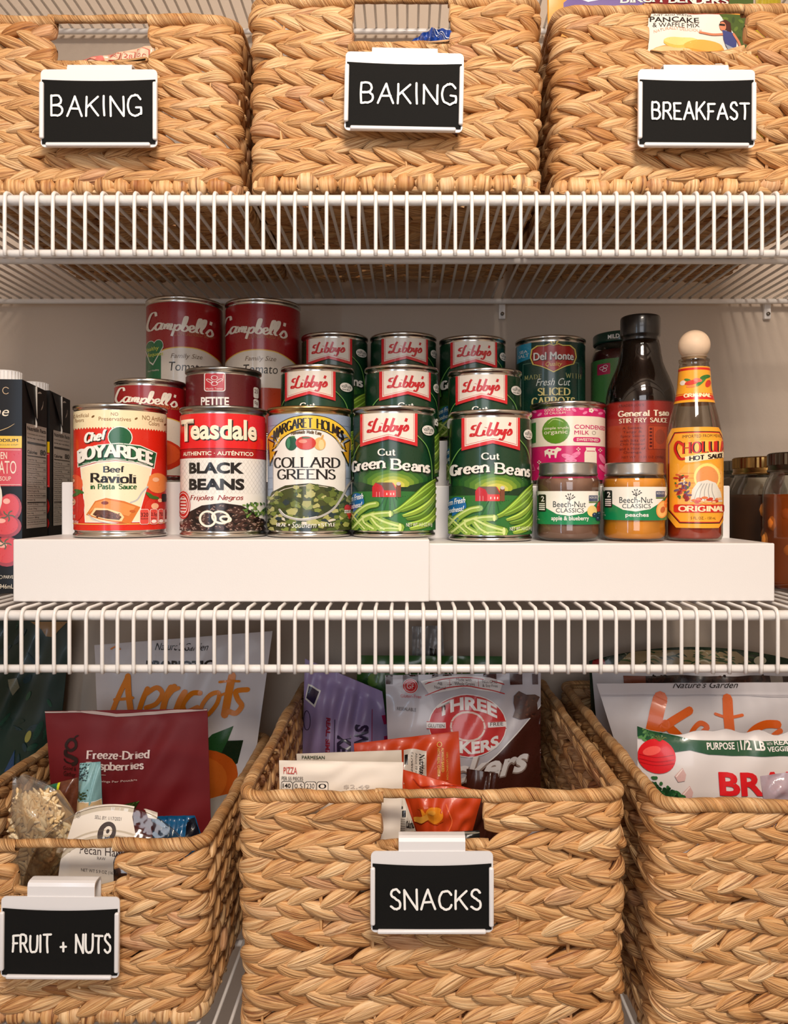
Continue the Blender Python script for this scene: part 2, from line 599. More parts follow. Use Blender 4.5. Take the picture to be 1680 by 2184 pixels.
def weave_material():
    m = bpy.data.materials.new('water_hyacinth')
    m.use_nodes = True
    n = m.node_tree.nodes
    l = m.node_tree.links
    b = n['Principled BSDF']
    b.inputs['Roughness'].default_value = 0.48
    b.inputs['Specular IOR Level'].default_value = 0.35
    at = n.new('ShaderNodeAttribute')
    at.attribute_name = 'fib'
    sp = n.new('ShaderNodeSeparateXYZ')
    l.new(at.outputs['Vector'], sp.inputs[0])

    def mul(vec):
        v = n.new('ShaderNodeVectorMath')
        v.operation = 'MULTIPLY'
        v.inputs[1].default_value = vec
        l.new(at.outputs['Vector'], v.inputs[0])
        return v.outputs[0]

    def noise(vec, sc, det):
        q = n.new('ShaderNodeTexNoise')
        q.inputs['Scale'].default_value = sc
        q.inputs['Detail'].default_value = det
        q.inputs['Roughness'].default_value = 0.6
        l.new(vec, q.inputs['Vector'])
        return q.outputs[0]
    fib = noise(mul((28, 950, 37)), 1.0, 2.5)
    fib2 = noise(mul((16, 420, 91)), 1.0, 1.5)
    blot = noise(mul((55, 110, 23)), 1.0, 3)

    def ramp(src, stops):
        r = n.new('ShaderNodeValToRGB')
        e = r.color_ramp.elements
        e[0].position, e[0].color = stops[0][0], lin(stops[0][1])
        e[1].position, e[1].color = stops[-1][0], lin(stops[-1][1])
        for p, c in stops[1:-1]:
            q = e.new(p)
            q.color = lin(c)
        l.new(src, r.inputs[0])
        return r.outputs[0]
    base = ramp(sp.outputs['Z'], [(0, (190, 136, 82)), (0.2, (214, 168, 114)), (0.55, (226, 184, 132)), (0.85, (238, 206, 160)), (1, (216, 172, 132))])

    def mix(a, bb, f, mode='MIX'):
        x = n.new('ShaderNodeMix')
        x.data_type = 'RGBA'
        x.blend_type = mode
        if isinstance(f, float):
            x.inputs[0].default_value = f
        else:
            l.new(f, x.inputs[0])
        l.new(a, x.inputs[6])
        l.new(bb, x.inputs[7])
        return x.outputs[2]
    f1 = ramp(fib, [(0.32, (118, 72, 40)), (0.44, (226, 206, 180)), (0.62, (255, 255, 255))])
    c1 = mix(base, f1, 0.85, 'MULTIPLY')
    f2 = ramp(fib2, [(0.3, (170, 126, 86)), (0.5, (255, 255, 255))])
    c2 = mix(c1, f2, 0.6, 'MULTIPLY')
    bl = ramp(blot, [(0.60, (0, 0, 0)), (0.76, (190, 190, 190))])
    br = n.new('ShaderNodeRGB')
    br.outputs[0].default_value = lin((160, 92, 48))
    c3 = mix(c2, br.outputs[0], bl)
    l.new(c3, b.inputs['Base Color'])
    ad = n.new('ShaderNodeMath')
    ad.operation = 'ADD'
    l.new(fib, ad.inputs[0])
    l.new(fib2, ad.inputs[1])
    bu = n.new('ShaderNodeBump')
    bu.inputs['Strength'].default_value = 0.9
    bu.inputs['Distance'].default_value = 0.0014
    l.new(ad.outputs[0], bu.inputs['Height'])
    l.new(bu.outputs[0], b.inputs['Normal'])
    return m


WEAVE = weave_material()


def np_mesh(name, V, Fq, fib, parent):
    me = bpy.data.meshes.new(name)
    me.vertices.add(len(V))
    me.vertices.foreach_set('co', V.astype(np.float32).ravel())
    me.loops.add(Fq.size)
    me.loops.foreach_set('vertex_index', Fq.astype(np.int32).ravel())
    me.polygons.add(len(Fq))
    me.polygons.foreach_set('loop_start', np.arange(0, Fq.size, 4, dtype=np.int32))
    me.polygons.foreach_set('use_smooth', np.ones(len(Fq), dtype=bool))
    me.update(calc_edges=True)
    me.validate()
    a = me.attributes.new('fib', 'FLOAT_VECTOR', 'POINT')
    a.data.foreach_set('vector', fib.astype(np.float32).ravel())
    me.materials.append(WEAVE)
    o = bpy.data.objects.new(name, me)
    COL.objects.link(o)
    o.parent = parent
    return o


def lobes(rs, s0, z0, L, W, T, th, tilt, n0, pw=0.62, nt=11, na=10, blunt=None):
    """leaf-shaped strands in (s, z, n) space -> vertices (N,nt*na,3), fibre coords, quads"""
    N = len(s0)
    t = np.linspace(0.015, 0.985, nt)
    a = np.linspace(0, 2 * math.pi, na, endpoint=False)
    env = np.sin(math.pi * t) ** pw
    if blunt is not None:
        env = np.clip(np.sin(math.pi * t) * 1.6, 0, 1) ** 0.5
    al = (t[None, :] - 0.5) * L[:, None]
    hw = W[:, None] / 2 * env[None, :]
    ca, sa = np.cos(a), np.sin(a)
    sa = np.sign(sa) * np.abs(sa) ** 0.8
    ac = hw[:, :, None] * ca[None, None, :]
    nn = (T[:, None] / 2 * env[None, :] ** 0.7)[:, :, None] * sa[None, None, :]
    # slight twist and bow
    bow = rs.uniform(-0.06, 0.06, N)[:, None] * L[:, None] * (1 - (2 * t[None, :] - 1) ** 2)
    ac2 = ac + bow[:, :, None]
    alx = al[:, :, None] + 0 * ac
    c, s_ = np.cos(th)[:, None, None], np.sin(th)[:, None, None]
    Sx = s0[:, None, None] + alx * c - ac2 * s_
    Zx = z0[:, None, None] + alx * s_ + ac2 * c
    Nx = n0[:, None, None] + nn + tilt[:, None, None] * (0.5 - t)[None, :, None] + 0.10 * ac * rs.uniform(-1, 1, N)[:, None, None]
    P = np.stack([Sx, Zx, Nx], -1).reshape(N, nt * na, 3)
    r = rs.uniform(0, 7, N)
    fy = (W[:, None, None] / 2 * ca[None, None, :]) + 0 * ac + r[:, None, None]
    fx = alx + r[:, None, None]
    tint = np.clip(rs.normal(0.55, 0.22, N), 0, 1)[:, None, None] + 0 * ac
    FB = np.stack([fx, fy, tint], -1).reshape(N, nt * na, 3)
    q = []
    for i in range(nt - 1):
        for k in range(na):
            k2 = (k + 1) % na
            q.append((i * na + k, i * na + k2, (i + 1) * na + k2, (i + 1) * na + k))
    q.append((0, 1, 2, 3)); q.append((0, 3, 4, 5)); q.append((0, 5, 6, 7)); q.append((0, 7, 8, 9))
    e = (nt - 1) * na
    q += [(e, e + 3, e + 2, e + 1), (e, e + 5, e + 4, e + 3), (e, e + 7, e + 6, e + 5), (e, e + 9, e + 8, e + 7)]
    q = np.array(q)
    Q = (q[None] + (np.arange(N) * nt * na)[:, None, None]).reshape(-1, 4)
    return P.reshape(-1, 3), FB.reshape(-1, 3), Q


def path_fn(a, b, r):
    segs = [('l', (0, -b), (a - r, -b)), ('c', (a - r, -b + r), -90), ('l', (a, -b + r), (a, b - r)), ('c', (a - r, b - r), 0),
            ('l', (a - r, b), (-a + r, b)), ('c', (-a + r, b - r), 90), ('l', (-a, b - r), (-a, -b + r)), ('c', (-a + r, -b + r), 180), ('l', (-a + r, -b), (0, -b))]
    ln = [math.hypot(q[2][0] - q[1][0], q[2][1] - q[1][1]) if q[0] == 'l' else math.pi / 2 * r for q in segs]
    P = sum(ln)

    def fn(s):
        s = np.mod(s, P)
        x, y, nx, ny = (np.zeros_like(s) for _ in range(4))
        acc = 0
        for q, d in zip(segs, ln):
            k = (s >= acc - 1e-9) & (s <= acc + d + 1e-9)
            u = (s[k] - acc)
            if q[0] == 'l':
                dx, dy = (q[2][0] - q[1][0]) / d, (q[2][1] - q[1][1]) / d
                x[k], y[k] = q[1][0] + dx * u, q[1][1] + dy * u
                nx[k], ny[k] = dy, -dx
            else:
                an = math.radians(q[2]) + u / r
                nx[k], ny[k] = np.cos(an), np.sin(an)
                x[k], y[k] = q[1][0] + r * nx[k], q[1][1] + r * ny[k]
            acc += d
        return x, y, nx, ny
    return P, fn


def rope(fn, s0, s1, z, r, seed, nz=0.0, step=0.0015, wob=0.0012, tw=0.018):
    rs = np.random.RandomState(seed)
    n = max(8, int((s1 - s0) / step))
    s = np.linspace(s0, s1, n)
    wv = np.interp(s, np.linspace(s0, s1, max(4, int((s1 - s0) / 0.03))), rs.uniform(-1, 1, max(4, int((s1 - s0) / 0.03))))
    x, y, nx, ny = fn(s)
    na = 16
    a = np.linspace(0, 2 * math.pi, na, endpoint=False) + math.pi
    tt = s[:, None] / tw + a[None, :] / (2 * math.pi)
    rr = r * (1 + 0.13 * np.abs(np.sin(math.pi * tt)) ** 0.5 - 0.08) * (1 + 0.10 * wv[:, None])
    nn = rr * np.cos(a)[None, :] + nz
    zz = z + wob * wv[:, None] + rr * np.sin(a)[None, :]
    V = np.stack([x[:, None] + nx[:, None] * nn, y[:, None] + ny[:, None] * nn, zz], -1).reshape(-1, 3)
    FB = np.stack([a[None, :] * r - s[:, None] * 0.25 + seed, tt * 0.012, 0.45 + 0.25 * np.sin(tt * 2.3)], -1).reshape(-1, 3)
    q = []
    for i in range(n - 1):
        for k in range(na):
            k2 = (k + 1) % na
            q.append((i * na + k, i * na + k2, (i + 1) * na + k2, (i + 1) * na + k))
    return V, FB, np.array(q)


def basket(label, cx, yf, depth, width, z, H, rows, seed, group, spacing=0.0195, oh=0.037, ow=0.078, rz=0.0, flare=0.01, oo=0.0):
    rs = np.random.RandomState(seed)
    root = thing('woven_basket', label, 'basket', (cx, yf + depth / 2, z), rz, group)
    a, b = width / 2 - 0.004, depth / 2 - 0.004
    P, fn = path_fn(a, b, 0.014)
    n = int(round(P / spacing))
    sp = P / n
    hz = (H - 0.013 - 0.005) / rows
    s0, z0, th, L = [], [], [], []
    for r in range(rows):
        zc = H - 0.005 - hz * (r + 0.5)
        up = 1 if r % 2 == 0 else -1
        for k in range(n):
            s0.append((k + (0.5 if up < 0 else 0)) * sp + rs.normal(0, 0.0012) + seed * 0.003)
            z0.append(zc + rs.normal(0, 0.0006))
            th.append(up * math.radians(rs.normal(18, 3.5)))
            L.append(rs.normal(sp * 1.82, 0.0024))
    s0, z0, th, L = map(np.array, (s0, z0, th, L))
    s0 = (s0 + P / 2) % P - P / 2
    keep = ~((np.abs(s0 - oo) < ow / 2 - 0.003) & (z0 > H - oh + 0.002))
    s0, z0, th, L = s0[keep], z0[keep], th[keep], L[keep]
    N = len(s0)
    W = np.clip(rs.normal(hz * 1.20, hz * 0.14, N), hz * 0.95, hz * 1.7)
    V, FB, Q = lobes(rs, s0, z0, L, W, rs.normal(0.0100, 0.0010, N), th, rs.normal(0.0065, 0.0014, N), rs.normal(0, 0.0006, N))
    # the handle opening: strands stop and turn back at its sides and foot
    top = V[:, 1] > H - oh
    dv = V[:, 0] - oo
    ins = top & (np.abs(dv) < ow / 2)
    side = ins & (np.abs(dv) > ow / 2 - 0.022)
    V[side, 0] = oo + np.sign(dv[side]) * (ow / 2 + (np.abs(dv[side]) - ow / 2) * 0.10)
    low = ins & ~side
    V[low, 1] = np.minimum(V[low, 1], H - oh + 0.001)
    V[:, 1] = np.minimum(V[:, 1], H - 0.002)

    def wrapm(V):
        x, y, nx, ny = fn(V[:, 0])
        k = 1 + flare * (V[:, 1] / H - 1)
        return np.stack([(x + nx * V[:, 2]) * k, (y + ny * V[:, 2]) * k, V[:, 1]], -1)
    A, QA, FA = [wrapm(V)], [Q], [FB]
    # foot band of fat folded ends
    m = int(P / 0.0145)
    ss = np.cumsum(rs.uniform(0.75, 1.25, m))
    ss = ss / ss[-1] * P
    wd = np.diff(np.concatenate([[0], ss])) * 1.06
    V2, F2, Q2 = lobes(rs, ss - wd / 2, np.full(m, 0.0085) + rs.normal(0, 0.0006, m), wd, np.full(m, 0.0145), np.full(m, 0.0125), rs.normal(0, 0.05, m), np.zeros(m), np.full(m, -0.0005), blunt=1)
    F2 = F2[:, [1, 0, 2]] * np.array([1, .45, 1])
    V2[:, 1] = np.maximum(V2[:, 1], 0.0005)
    A.append(wrapm(V2)); QA.append(Q2 + sum(len(v) for v in A[:-1])); FA.append(F2)
    # slim upright stakes seen in the gaps
    m = n // 2
    V3, F3, Q3 = lobes(rs, np.arange(m) * sp * 2 + seed * 0.003 + 0.006, np.full(m, H / 2 - (oh + 0.002) / 2 * 0), np.full(m, H * 0.96), np.full(m, 0.0028), np.full(m, 0.0028), np.full(m, math.pi / 2), np.zeros(m), np.full(m, 0.0008), blunt=1)
    V3s = (V3[:, 0] + P / 2) % P - P / 2
    hid = (np.abs(V3s - oo) < ow / 2 + 0.002)
    V3[hid, 1] = np.minimum(V3[hid, 1], H - oh - 0.004)
    A.append(wrapm(V3)); QA.append(Q3 + sum(len(v) for v in A[:-1])); FA.append(F3)
    np_mesh('woven_wall', np.concatenate(A), np.concatenate(QA), np.concatenate(FA), root)
    # rim: a wrapped cord all round, the part over the opening is the grip
    V, FB, Q = rope(fn, oo + ow / 2 - 0.002, oo + P - ow / 2 + 0.002, H - 0.001, 0.0047, seed)
    np_mesh('rim_cord', V, Q, FB, root)
    V, FB, Q = rope(fn, oo - ow / 2 - 0.004, oo + ow / 2 + 0.004, H + 0.0005, 0.0032, seed + 1, wob=0.0006, tw=0.013)
    np_mesh('handle_grip', V, Q, FB, root)
    V, FB, Q = rope(fn, oo - ow / 2 - 0.003, oo + ow / 2 + 0.003, H - oh - 0.001, 0.0042, seed + 2, wob=0.0006, tw=0.015)
    np_mesh('handle_sill', V, Q, FB, root)
    # woven bottom
    gx, gy = int(width / 0.017), int(depth / 0.020)
    xs, ys = np.meshgrid(np.linspace(-a + .008, a - .008, gx), np.linspace(-b + .008, b - .008, gy))
    xs, ys = xs.ravel() + rs.normal(0, .001, gx * gy), ys.ravel() + rs.normal(0, .001, gx * gy)
    N = gx * gy
    V, FB, Q = lobes(rs, xs, ys, np.full(N, 0.029), np.full(N, 0.019), np.full(N, 0.0065), np.where(np.arange(N) // gx % 2 == 0, 1, -1) * 0.5 + rs.normal(0, .1, N), rs.normal(0, .002, N), rs.normal(0, .0004, N))
    k = 1 - flare
    V = np.stack([V[:, 0] * k, V[:, 1] * k, np.maximum(0.0006, 0.0045 - V[:, 2])], -1)
    np_mesh('woven_bottom', V, Q[:, ::-1], FB, root)
    return root


# ---------------------------------------------------------------- the room
def struct(name, x0, x1, y0, y1, z0, z1, mat):
    mb = MB()
    mb.box(x0, x1, y0, y1, z0, z1, mat)
    return tag(mb.build(name), kind='structure')


YW = 0.957
XW = 0.66
struct('wall_back', -XW - .05, XW + .05, YW, YW + .05, 0, 2.42, WALL)
struct('wall_left', -XW - .05, -XW, -1.25, YW, 0, 2.42, WALL)
struct('wall_right', XW, XW + .05, -1.25, YW, 0, 2.42, WALL)
struct('wall_front', -XW - .05, XW + .05, -1.30, -1.25, 0, 2.42, M((120, 112, 106), 0.8, bump=0.2, bscale=200))
struct('floor', -XW - .05, XW + .05, -1.30, YW + .05, -.05, 0, M((84, 62, 46), 0.5, vary=0.1, bscale=20))
struct('ceiling', -XW - .05, XW + .05, -1.30, YW + .05, 2.42, 2.47, WALL)

# ---------------------------------------------------------------- wire shelves
PITCH = 0.01255


def wire_mesh(yf, yb, lip):
    mb = MB()
    r = 0.0041
    pts = [(0, yb, 0)] + [(0, yb + (yf + .006 - yb) * k / 3, 0) for k in (1, 2, 3)]
    for a in (90, 60, 30, 0):
        q = math.radians(a)
        pts.append((0, yf - (r + .0015) * math.cos(q), -(r + .0015) + (r + .0015) * math.sin(q)))
    pts.append((0, yf - r - .0015, -lip + 0.002))
    pts.append((0, yf - r - .0008, -lip - 0.003))
    mb.tube(pts, 0.0015, WHITE_PAINT, seg=8)
    o = mb.build('wire')
    me = o.data
    bpy.data.objects.remove(o)
    return me


def shelf(z, yf, label, lip=0.0475, yb=0.947):
    root = thing('wire_shelf', label, 'shelf', (0, yb, z))
    me = wire_mesh(yf - yb, 0, lip)
    x0 = -0.3142 - PITCH * 26
    for i in range(101):
        x = x0 + i * PITCH
        if abs(x) < XW - .012:
            o = bpy.data.objects.new('wire', me)
            COL.objects.link(o)
            o.parent = root
            o.location = (x + random.uniform(-.0005, .0005), 0, 0)
    for nm, y, zz, r in (('front_rail', yf, -.0056, .0041), ('lip_rail', yf, -lip, .0032), ('middle_rail', (yf + yb) / 2, -.0044, .0030), ('back_rail', yb - .004, -.0046, .0032)):
        mb = MB()
        mb.tube([(-XW + .004, y - yb, zz), (0, y - yb, zz), (XW - .004, y - yb, zz)], r, WHITE_PAINT, seg=20)
        mb.build(nm, root)
    return root


Z1, Z2, Z3, Z0 = ZC + .2390, ZC - .0875, ZC - .4097, ZC + .5620
shelf(Z0, 0.62, 'white wire shelf at the top, above the upper row of baskets')
shelf(Z1, 0.62, 'white wire shelf carrying the three upper baskets')
shelf(Z2, 0.62, 'white wire shelf carrying the stepped riser with cans and jars')
shelf(Z3, 0.515, 'white wire shelf under the lower row of large baskets')

for i, x in enumerate((1072, 1642)):
    r = thing('shelf_clip', ['small white wall clip under the shelf, above the green carrot can', 'small white wall clip under the shelf, at the far right edge'][i], 'clip', (px(x, .945), .955, Z1 - .012))
    mb = MB()
    mb.box(-.004, .004, -.004, 0.0018, -.012, .010, WHITE_PLASTIC, bev=.001)
    mb.build('clip_body', r)
    mb = MB()
    mb.tube([(0, -.006, -.006), (0, -.003, -.006)], .0022, STEEL2, seg=12)
    mb.build('screw', r)

# ---------------------------------------------------------------- baskets
TOP = 'woven baskets on the top shelf'
T1 = Z1 + .0016
T3 = Z3 + .0016
B_UL = basket('small woven basket on the top shelf, leftmost of the upper row, tagged BAKING', -.251, .628, .262, .232, T1, .1425, 13, 1, TOP, oo=.006)
B_UC = basket('middle woven basket of the upper row, tagged BAKING, blue packet inside', -.0098, .620, .272, .232, T1, .1530, 13, 2, TOP, oo=.0045)
B_UR = basket('woven basket on the top shelf tagged BREAKFAST, holding the pancake mix', .2335, .626, .268, .234, T1, .1490, 13, 3, TOP, oo=-.003)
LOW = 'woven baskets on the lower shelf'
B_LL = basket('small woven basket at the lower left, tagged FRUIT + NUTS', -.269, .600, .285, .232, T3, .1420, 13, 4, LOW, flare=.035, oo=.007)
B_LC = basket('large woven basket in the middle of the lower shelf, tagged SNACKS', .018, .574, .358, .286, T3, .1900, 16, 5, LOW, spacing=.0208, oh=.036, ow=.076)
B_LR = basket('large woven basket at the lower right with white snack bags, no tag in view', .320, .556, .366, .286, T3, .1895, 16, 6, LOW, spacing=.0208, oo=.012)


# ---------------------------------------------------------------- label holders
def holder(label, cx, yf, ztop, text_fn, rz=0.0, tiltx=0.0, w=.0908, h=.0606, tabw=.0505, tab=.0052, k=1.0):
    """ztop = top edge of the plate; hooked over the sill of the basket opening"""
    root = thing('label_holder', label, 'label holder', (cx, yf, ztop))
    root.rotation_euler = (tiltx, rz, 0)
    mb = MB()
    bm = bmesh.new()
    p = []
    r = .0035
    for qx, qz, a0 in ((w / 2 - r, -r, 0), (-w / 2 + r, -r, 90), (-w / 2 + r, -h + r, 180), (w / 2 - r, -h + r, 270)):
        for i in range(6):
            a = math.radians(a0 + i * 18)
            p.append((qx + r * math.cos(a), 0, qz + r * math.sin(a)))
    f = bm.faces.new([bm.verts.new(q) for q in p])
    e = bmesh.ops.extrude_face_region(bm, geom=[f])
    for v in [g for g in e['geom'] if isinstance(g, bmesh.types.BMVert)]:
        v.co.y += .0012
    bmesh.ops.recalc_face_normals(bm, faces=bm.faces[:])
    mb.addbm(bm, WHITE_METAL)
    # folded lips
    mb.box(-w / 2 - .0004, -w / 2 + .0031, -.0030, .0002, -h + .0058, -.0105, WHITE_METAL, bev=.0013)
    mb.box(w / 2 - .0031, w / 2 + .0004, -.0030, .0002, -h + .0048, -.0105, WHITE_METAL, bev=.0013)
    mb.box(-w / 2 + .0046, w / 2 - .0050, -.0030, .0002, -h - .0002, -h + .0029, WHITE_METAL, bev=.0012)
    mb.build('metal_plate', root)
    mb = MB()
    prof = [(0.0006, -.001), (0.0006, tab - .0032), (.0016, tab - .0008), (.0040, tab), (.0095, tab), (.0128, tab - .001), (.0138, tab - .004), (.0138, -.012)]
    vs, fs = [], []
    for y, zz in prof:
        for dx in (-tabw / 2, tabw / 2):
            vs += [(dx, y, zz)]
    for y, zz in prof:
        for dx in (-tabw / 2, tabw / 2):
            vs += [(dx, y + (.0011 if y < .01 else -.0011), zz - (.0011 if zz > tab - .002 else 0))]
    n = len(prof)
    o = 2 * n
    for i in range(n - 1):
        fs += [(2 * i, 2 * i + 1, 2 * i + 3, 2 * i + 2), (o + 2 * i, o + 2 * i + 2, o + 2 * i + 3, o + 2 * i + 1), (2 * i, 2 * i + 2, o + 2 * i + 2, o + 2 * i), (2 * i + 1, o + 2 * i + 1, o + 2 * i + 3, 2 * i + 3)]
    mb.add(vs, fs, WHITE_METAL, False)
    mb.build('hook', root)
    # chalkboard card, bowed slightly like in its frame
    mb = MB()
    cw, c0, c1 = w / 2 - .0012, -.0082, -h + .0022

    def card(u, v, off=0.0):
        x = u * cw
        zz = c0 + (c1 - c0) * v - (.0014 * (1 - u * u) * (1 - v))
        return (x, -.0006 - .0006 * (1 - u * u) - off, zz)
    g = 14
    vs = [card(-1 + 2 * i / g, j / 4) for j in range(5) for i in range(g + 1)]
    mb.add(vs, [(j * (g + 1) + i, (j + 1) * (g + 1) + i, (j + 1) * (g + 1) + i + 1, j * (g + 1) + i + 1) for j in range(4) for i in range(g)], CHALK, True)
    mb.build('chalkboard_card', root)
    mb = MB()
    cv = Canvas(mb, lambda x, y, ly: (x, -.0016 - ly * .00012, y), (0, 0, 1))
    cv.gx = None
    cv.T = lambda p: (w * (p[0] - .5), -h * p[1])        # 0..1 across the plate, 0..1 down
    cv.sc = 1.0
    text_fn(cv)
    mb.build('chalk_lettering', root)
    return root


CHALK = M((14, 14, 13), 0.8, spec=0.2, bump=0.1, bscale=900)
PEN = M((240, 240, 236), 0.6)


def hand(cv, letters, wd=.0017):
    for poly in letters:
        cv.ribbon([cv.T(p) for p in spline(poly, 4)], wd, PEN, 1)


def seg(pts):
    """straight strokes: doubled knots keep the corners"""
    return [pts]


def HW(text, x0, x1, y0, y1, seed):
    """hand-lettered capitals"""
    rs = random.Random(seed)
    tot = sum(glyph(c)[0] + .32 for c in text) - .32

    def fn(cv):
        x = 0
        for ch in text:
            wg, st = glyph(ch)
            a = rs.uniform(-.05, .05)
            k = rs.uniform(.92, 1.06)
            if ch in '+':
                k = .75
            for kind, p in st:
                q = []
                p2 = spline(p, 4) if kind == 'C' else p
                for (u, v) in p2:
                    uu = x + u * (.95 + .1 * k) + a * v
                    vv = v * k + rs.uniform(-.02, .02)
                    q.append((x0 + (x1 - x0) * uu / tot, y1 - (y1 - y0) * vv))
                if kind == 'L':
                    for i in range(len(q) - 1):
                        mx_, my_ = (q[i][0] + q[i + 1][0]) / 2 + rs.uniform(-.004, .004), (q[i][1] + q[i + 1][1]) / 2
                        cv.ribbon([cv.T(b) for b in spline([q[i], (mx_, my_), q[i + 1]], 4)], .0016, PEN, 1)
                else:
                    cv.ribbon([cv.T(b) for b in q], .0016, PEN, 1)
            x += wg + .32
    return fn


HG = 'white label holders on the baskets'
holder('white metal label holder reading BAKING, hooked on the leftmost upper basket', px(211, .614), .614, pz(148, .614), HW('BAKING', .10, .87, .35, .61, 11))
holder('white metal label holder reading BAKING, hooked on the middle upper basket', px(863, .606), .606, pz(112, .606), HW('BAKING', .14, .94, .41, .66, 12), rz=.02)
holder('white metal label holder reading BREAKFAST, hooked on the basket with pancake mix', px(1485, .612), .612, pz(148, .612), HW('BREAKFAST', .12, .94, .44, .65, 13), rz=0.005)
holder('white metal label holder reading SNACKS on the large middle basket', px(921, .560), .560, pz(1816, .560), HW('SNACKS', .165, .895, .46, .70, 14), w=.0868, h=.0575, tabw=.0475, tab=.0098)
holder('white metal label holder reading FRUIT + NUTS on the lower left basket', px(129, .586), .586, pz(1913, .586), HW('FRUIT + NUTS', .11, .93, .45, .67, 15), rz=0.008, w=.0880, h=.0600, tabw=.0500, tab=.0105)

# ---------------------------------------------------------------- stepped riser
T2 = Z2 + .0016                     # top of the middle shelf's wires
STEP1, STEP2, STEP3 = ZC - .0345, ZC + .0140, ZC + .0625


def riser_half(name, x0, x1, root, dy, dz):
    mb = MB()
    t = .003
    z0 = T2 + .0002 - root.location.z
    y1, y2, y3, yb = .643 + dy, .733 + dy, .823 + dy, .932
    za, zb, zc = (STEP1 - dz - root.location.z, STEP2 - dz - root.location.z, STEP3 - dz - root.location.z)
    e, b = .00018, .0012
    i0, i1 = x0 + e, x1 - e
    mb.box(x0, x1, y1, y1 + t, z0, za, WHITE_PLASTIC, bev=b)
    mb.box(i0, i1, y1 + b, y2 + t, za - t, za - e, WHITE_PLASTIC, bev=b)
    mb.box(x0, x1, y2, y2 + t, za - t - e, zb, WHITE_PLASTIC, bev=b)
    mb.box(i0, i1, y2 + b, y3 + t, zb - t, zb - e, WHITE_PLASTIC, bev=b)
    mb.box(x0, x1, y3, y3 + t, zb - t - e, zc, WHITE_PLASTIC, bev=b)
    mb.box(i0, i1, y3 + b, yb, zc - t, zc - e, WHITE_PLASTIC, bev=b)
    mb.box(x0 + 2 * e, x1 - 2 * e, yb - t, yb - e, z0, zc - 2 * e, WHITE_PLASTIC, bev=b)
    # outer end panel
    left = x0 < -.2
    for k, (ya, lo, hi) in enumerate(((y1, z0 + e, za), (y2, za - t, zb), (y3, zb - t, zc))):
        q = e * (3 + k)
        xe = x0 + q if left else x1 - t - q
        mb.box(xe, xe + t, ya + b, yb - q, lo, hi - q, WHITE_PLASTIC, bev=b)
    return mb.build(name, root)


rr = thing('stepped_riser', 'white three-step shelf riser spanning the middle shelf under the cans', 'shelf riser', (0, 0, T2))
riser_half('left_half', -.3225, .0175, rr, 0.0, 0.0)
riser_half('right_half', .005, .3010, rr, .0036, .0034)

# ---------------------------------------------------------------- cans
LG = 0.28      # label roughness


def P_(c, r=LG):
    return M(c, r, coat=0.25)


CREAM, INK, RED = P_((238, 226, 200)), P_((22, 20, 20)), P_((205, 28, 24))
PAPER, GOLDC = P_((236, 232, 224)), P_((222, 178, 70))


def can_mesh(root, R, H, lab0, lab1, rim=STEEL, foot=STEEL, lid=STEEL2):
    """metal body with seamed rims and a sunk lid"""
    mb = MB()
    mb.lathe([(R - .002, .0012), (R - .0006, 0), (R + .0006, .0006), (R + .0008, .0026), (R - .0002, .0034), (R - .0008, .0046), (R - .0004, .006)], foot, 96)
    mb.lathe([(R - .0004, .006), (R - .0004, H - .006)], foot, 96)
    mb.lathe([(.0001, .0012), (R - .002, .0012)], foot, 64)
    mb.build('can_body', root)
    mb = MB()
    mb.lathe([(R - .0004, H - .007), (R - .0010, H - .0045), (R + .0002, H - .0034), (R + .0009, H - .0028), (R + .0010, H - .0008), (R + .0004, H), (R - .0010, H - .0002), (R - .0016, H - .004)], rim, 96)
    mb.lathe([(R - .0016, H - .004), (R - .004, H - .0042), (R - .006, H - .0036), (R - .012, H - .0036), (R - .013, H - .0040), (.0001, H - .0040)], lid, 64)
    mb.build('seamed_lid', root)


def can(name, label, cx, Df, R, H, zb, art, rot=0.0, group=None, cat='can', crop=None, zspan=None, metal=None, low=.0055, high=.0068):
    """cx: pixel column of the axis; Df: distance to the front of the can"""
    D = Df + R
    X = px(cx, D)
    root = thing(name, label, cat, (X, D, zb), -math.atan2(X, D) + rot, group)
    kw = metal or {}
    can_mesh(root, R, H, 0, 0, **kw)
    mb = MB()
    mb.m(PAPER)
    art_label(mb, R, H, Df, zb, art, cx, crop, low, high)
    mb.build('label', root)
    return root


def art_label(mb, R, H, Df, zb, art, cx, crop, low=.0055, high=.0068, off=.0003):
    D = Df + R
    Rp = R / math.sqrt(D * D - R * R) * F      # apparent half width in pixels

    def surf(x, y, ly):
        q = max(-.999, min(.999, (x - cx) / Rp))
        a = math.asin(q)
        r = R + off + ly * .00011
        z = pz(y, Df) - zb
        z = max(low, min(H - high, z))
        return (r * math.sin(a), -r * math.cos(a), z)
    un = (lambda x: math.asin(max(-.999, min(.999, (x - cx) / Rp))), lambda u: cx + Rp * math.sin(u))
    cv = Canvas(mb, surf, crop, gx=5.0, gy=None, un=un)
    cv.R = R

    def band(y0, y1, mat, layer=0):
        z0, z1 = pz(cv.T((0, y1))[1], Df) - zb, pz(cv.T((0, y0))[1], Df) - zb
        z0, z1 = max(low, z0), min(H - high, z1)
        r = R + off + layer * .00011
        mb.lathe([(r, z0), (r, z1)], mat, 96)
    cv.band = band
    art(cv)


C3, C4, C5 = (140, 620, 3.2308), (560, 690, 2.8966), (1090, 640, 2.8475)


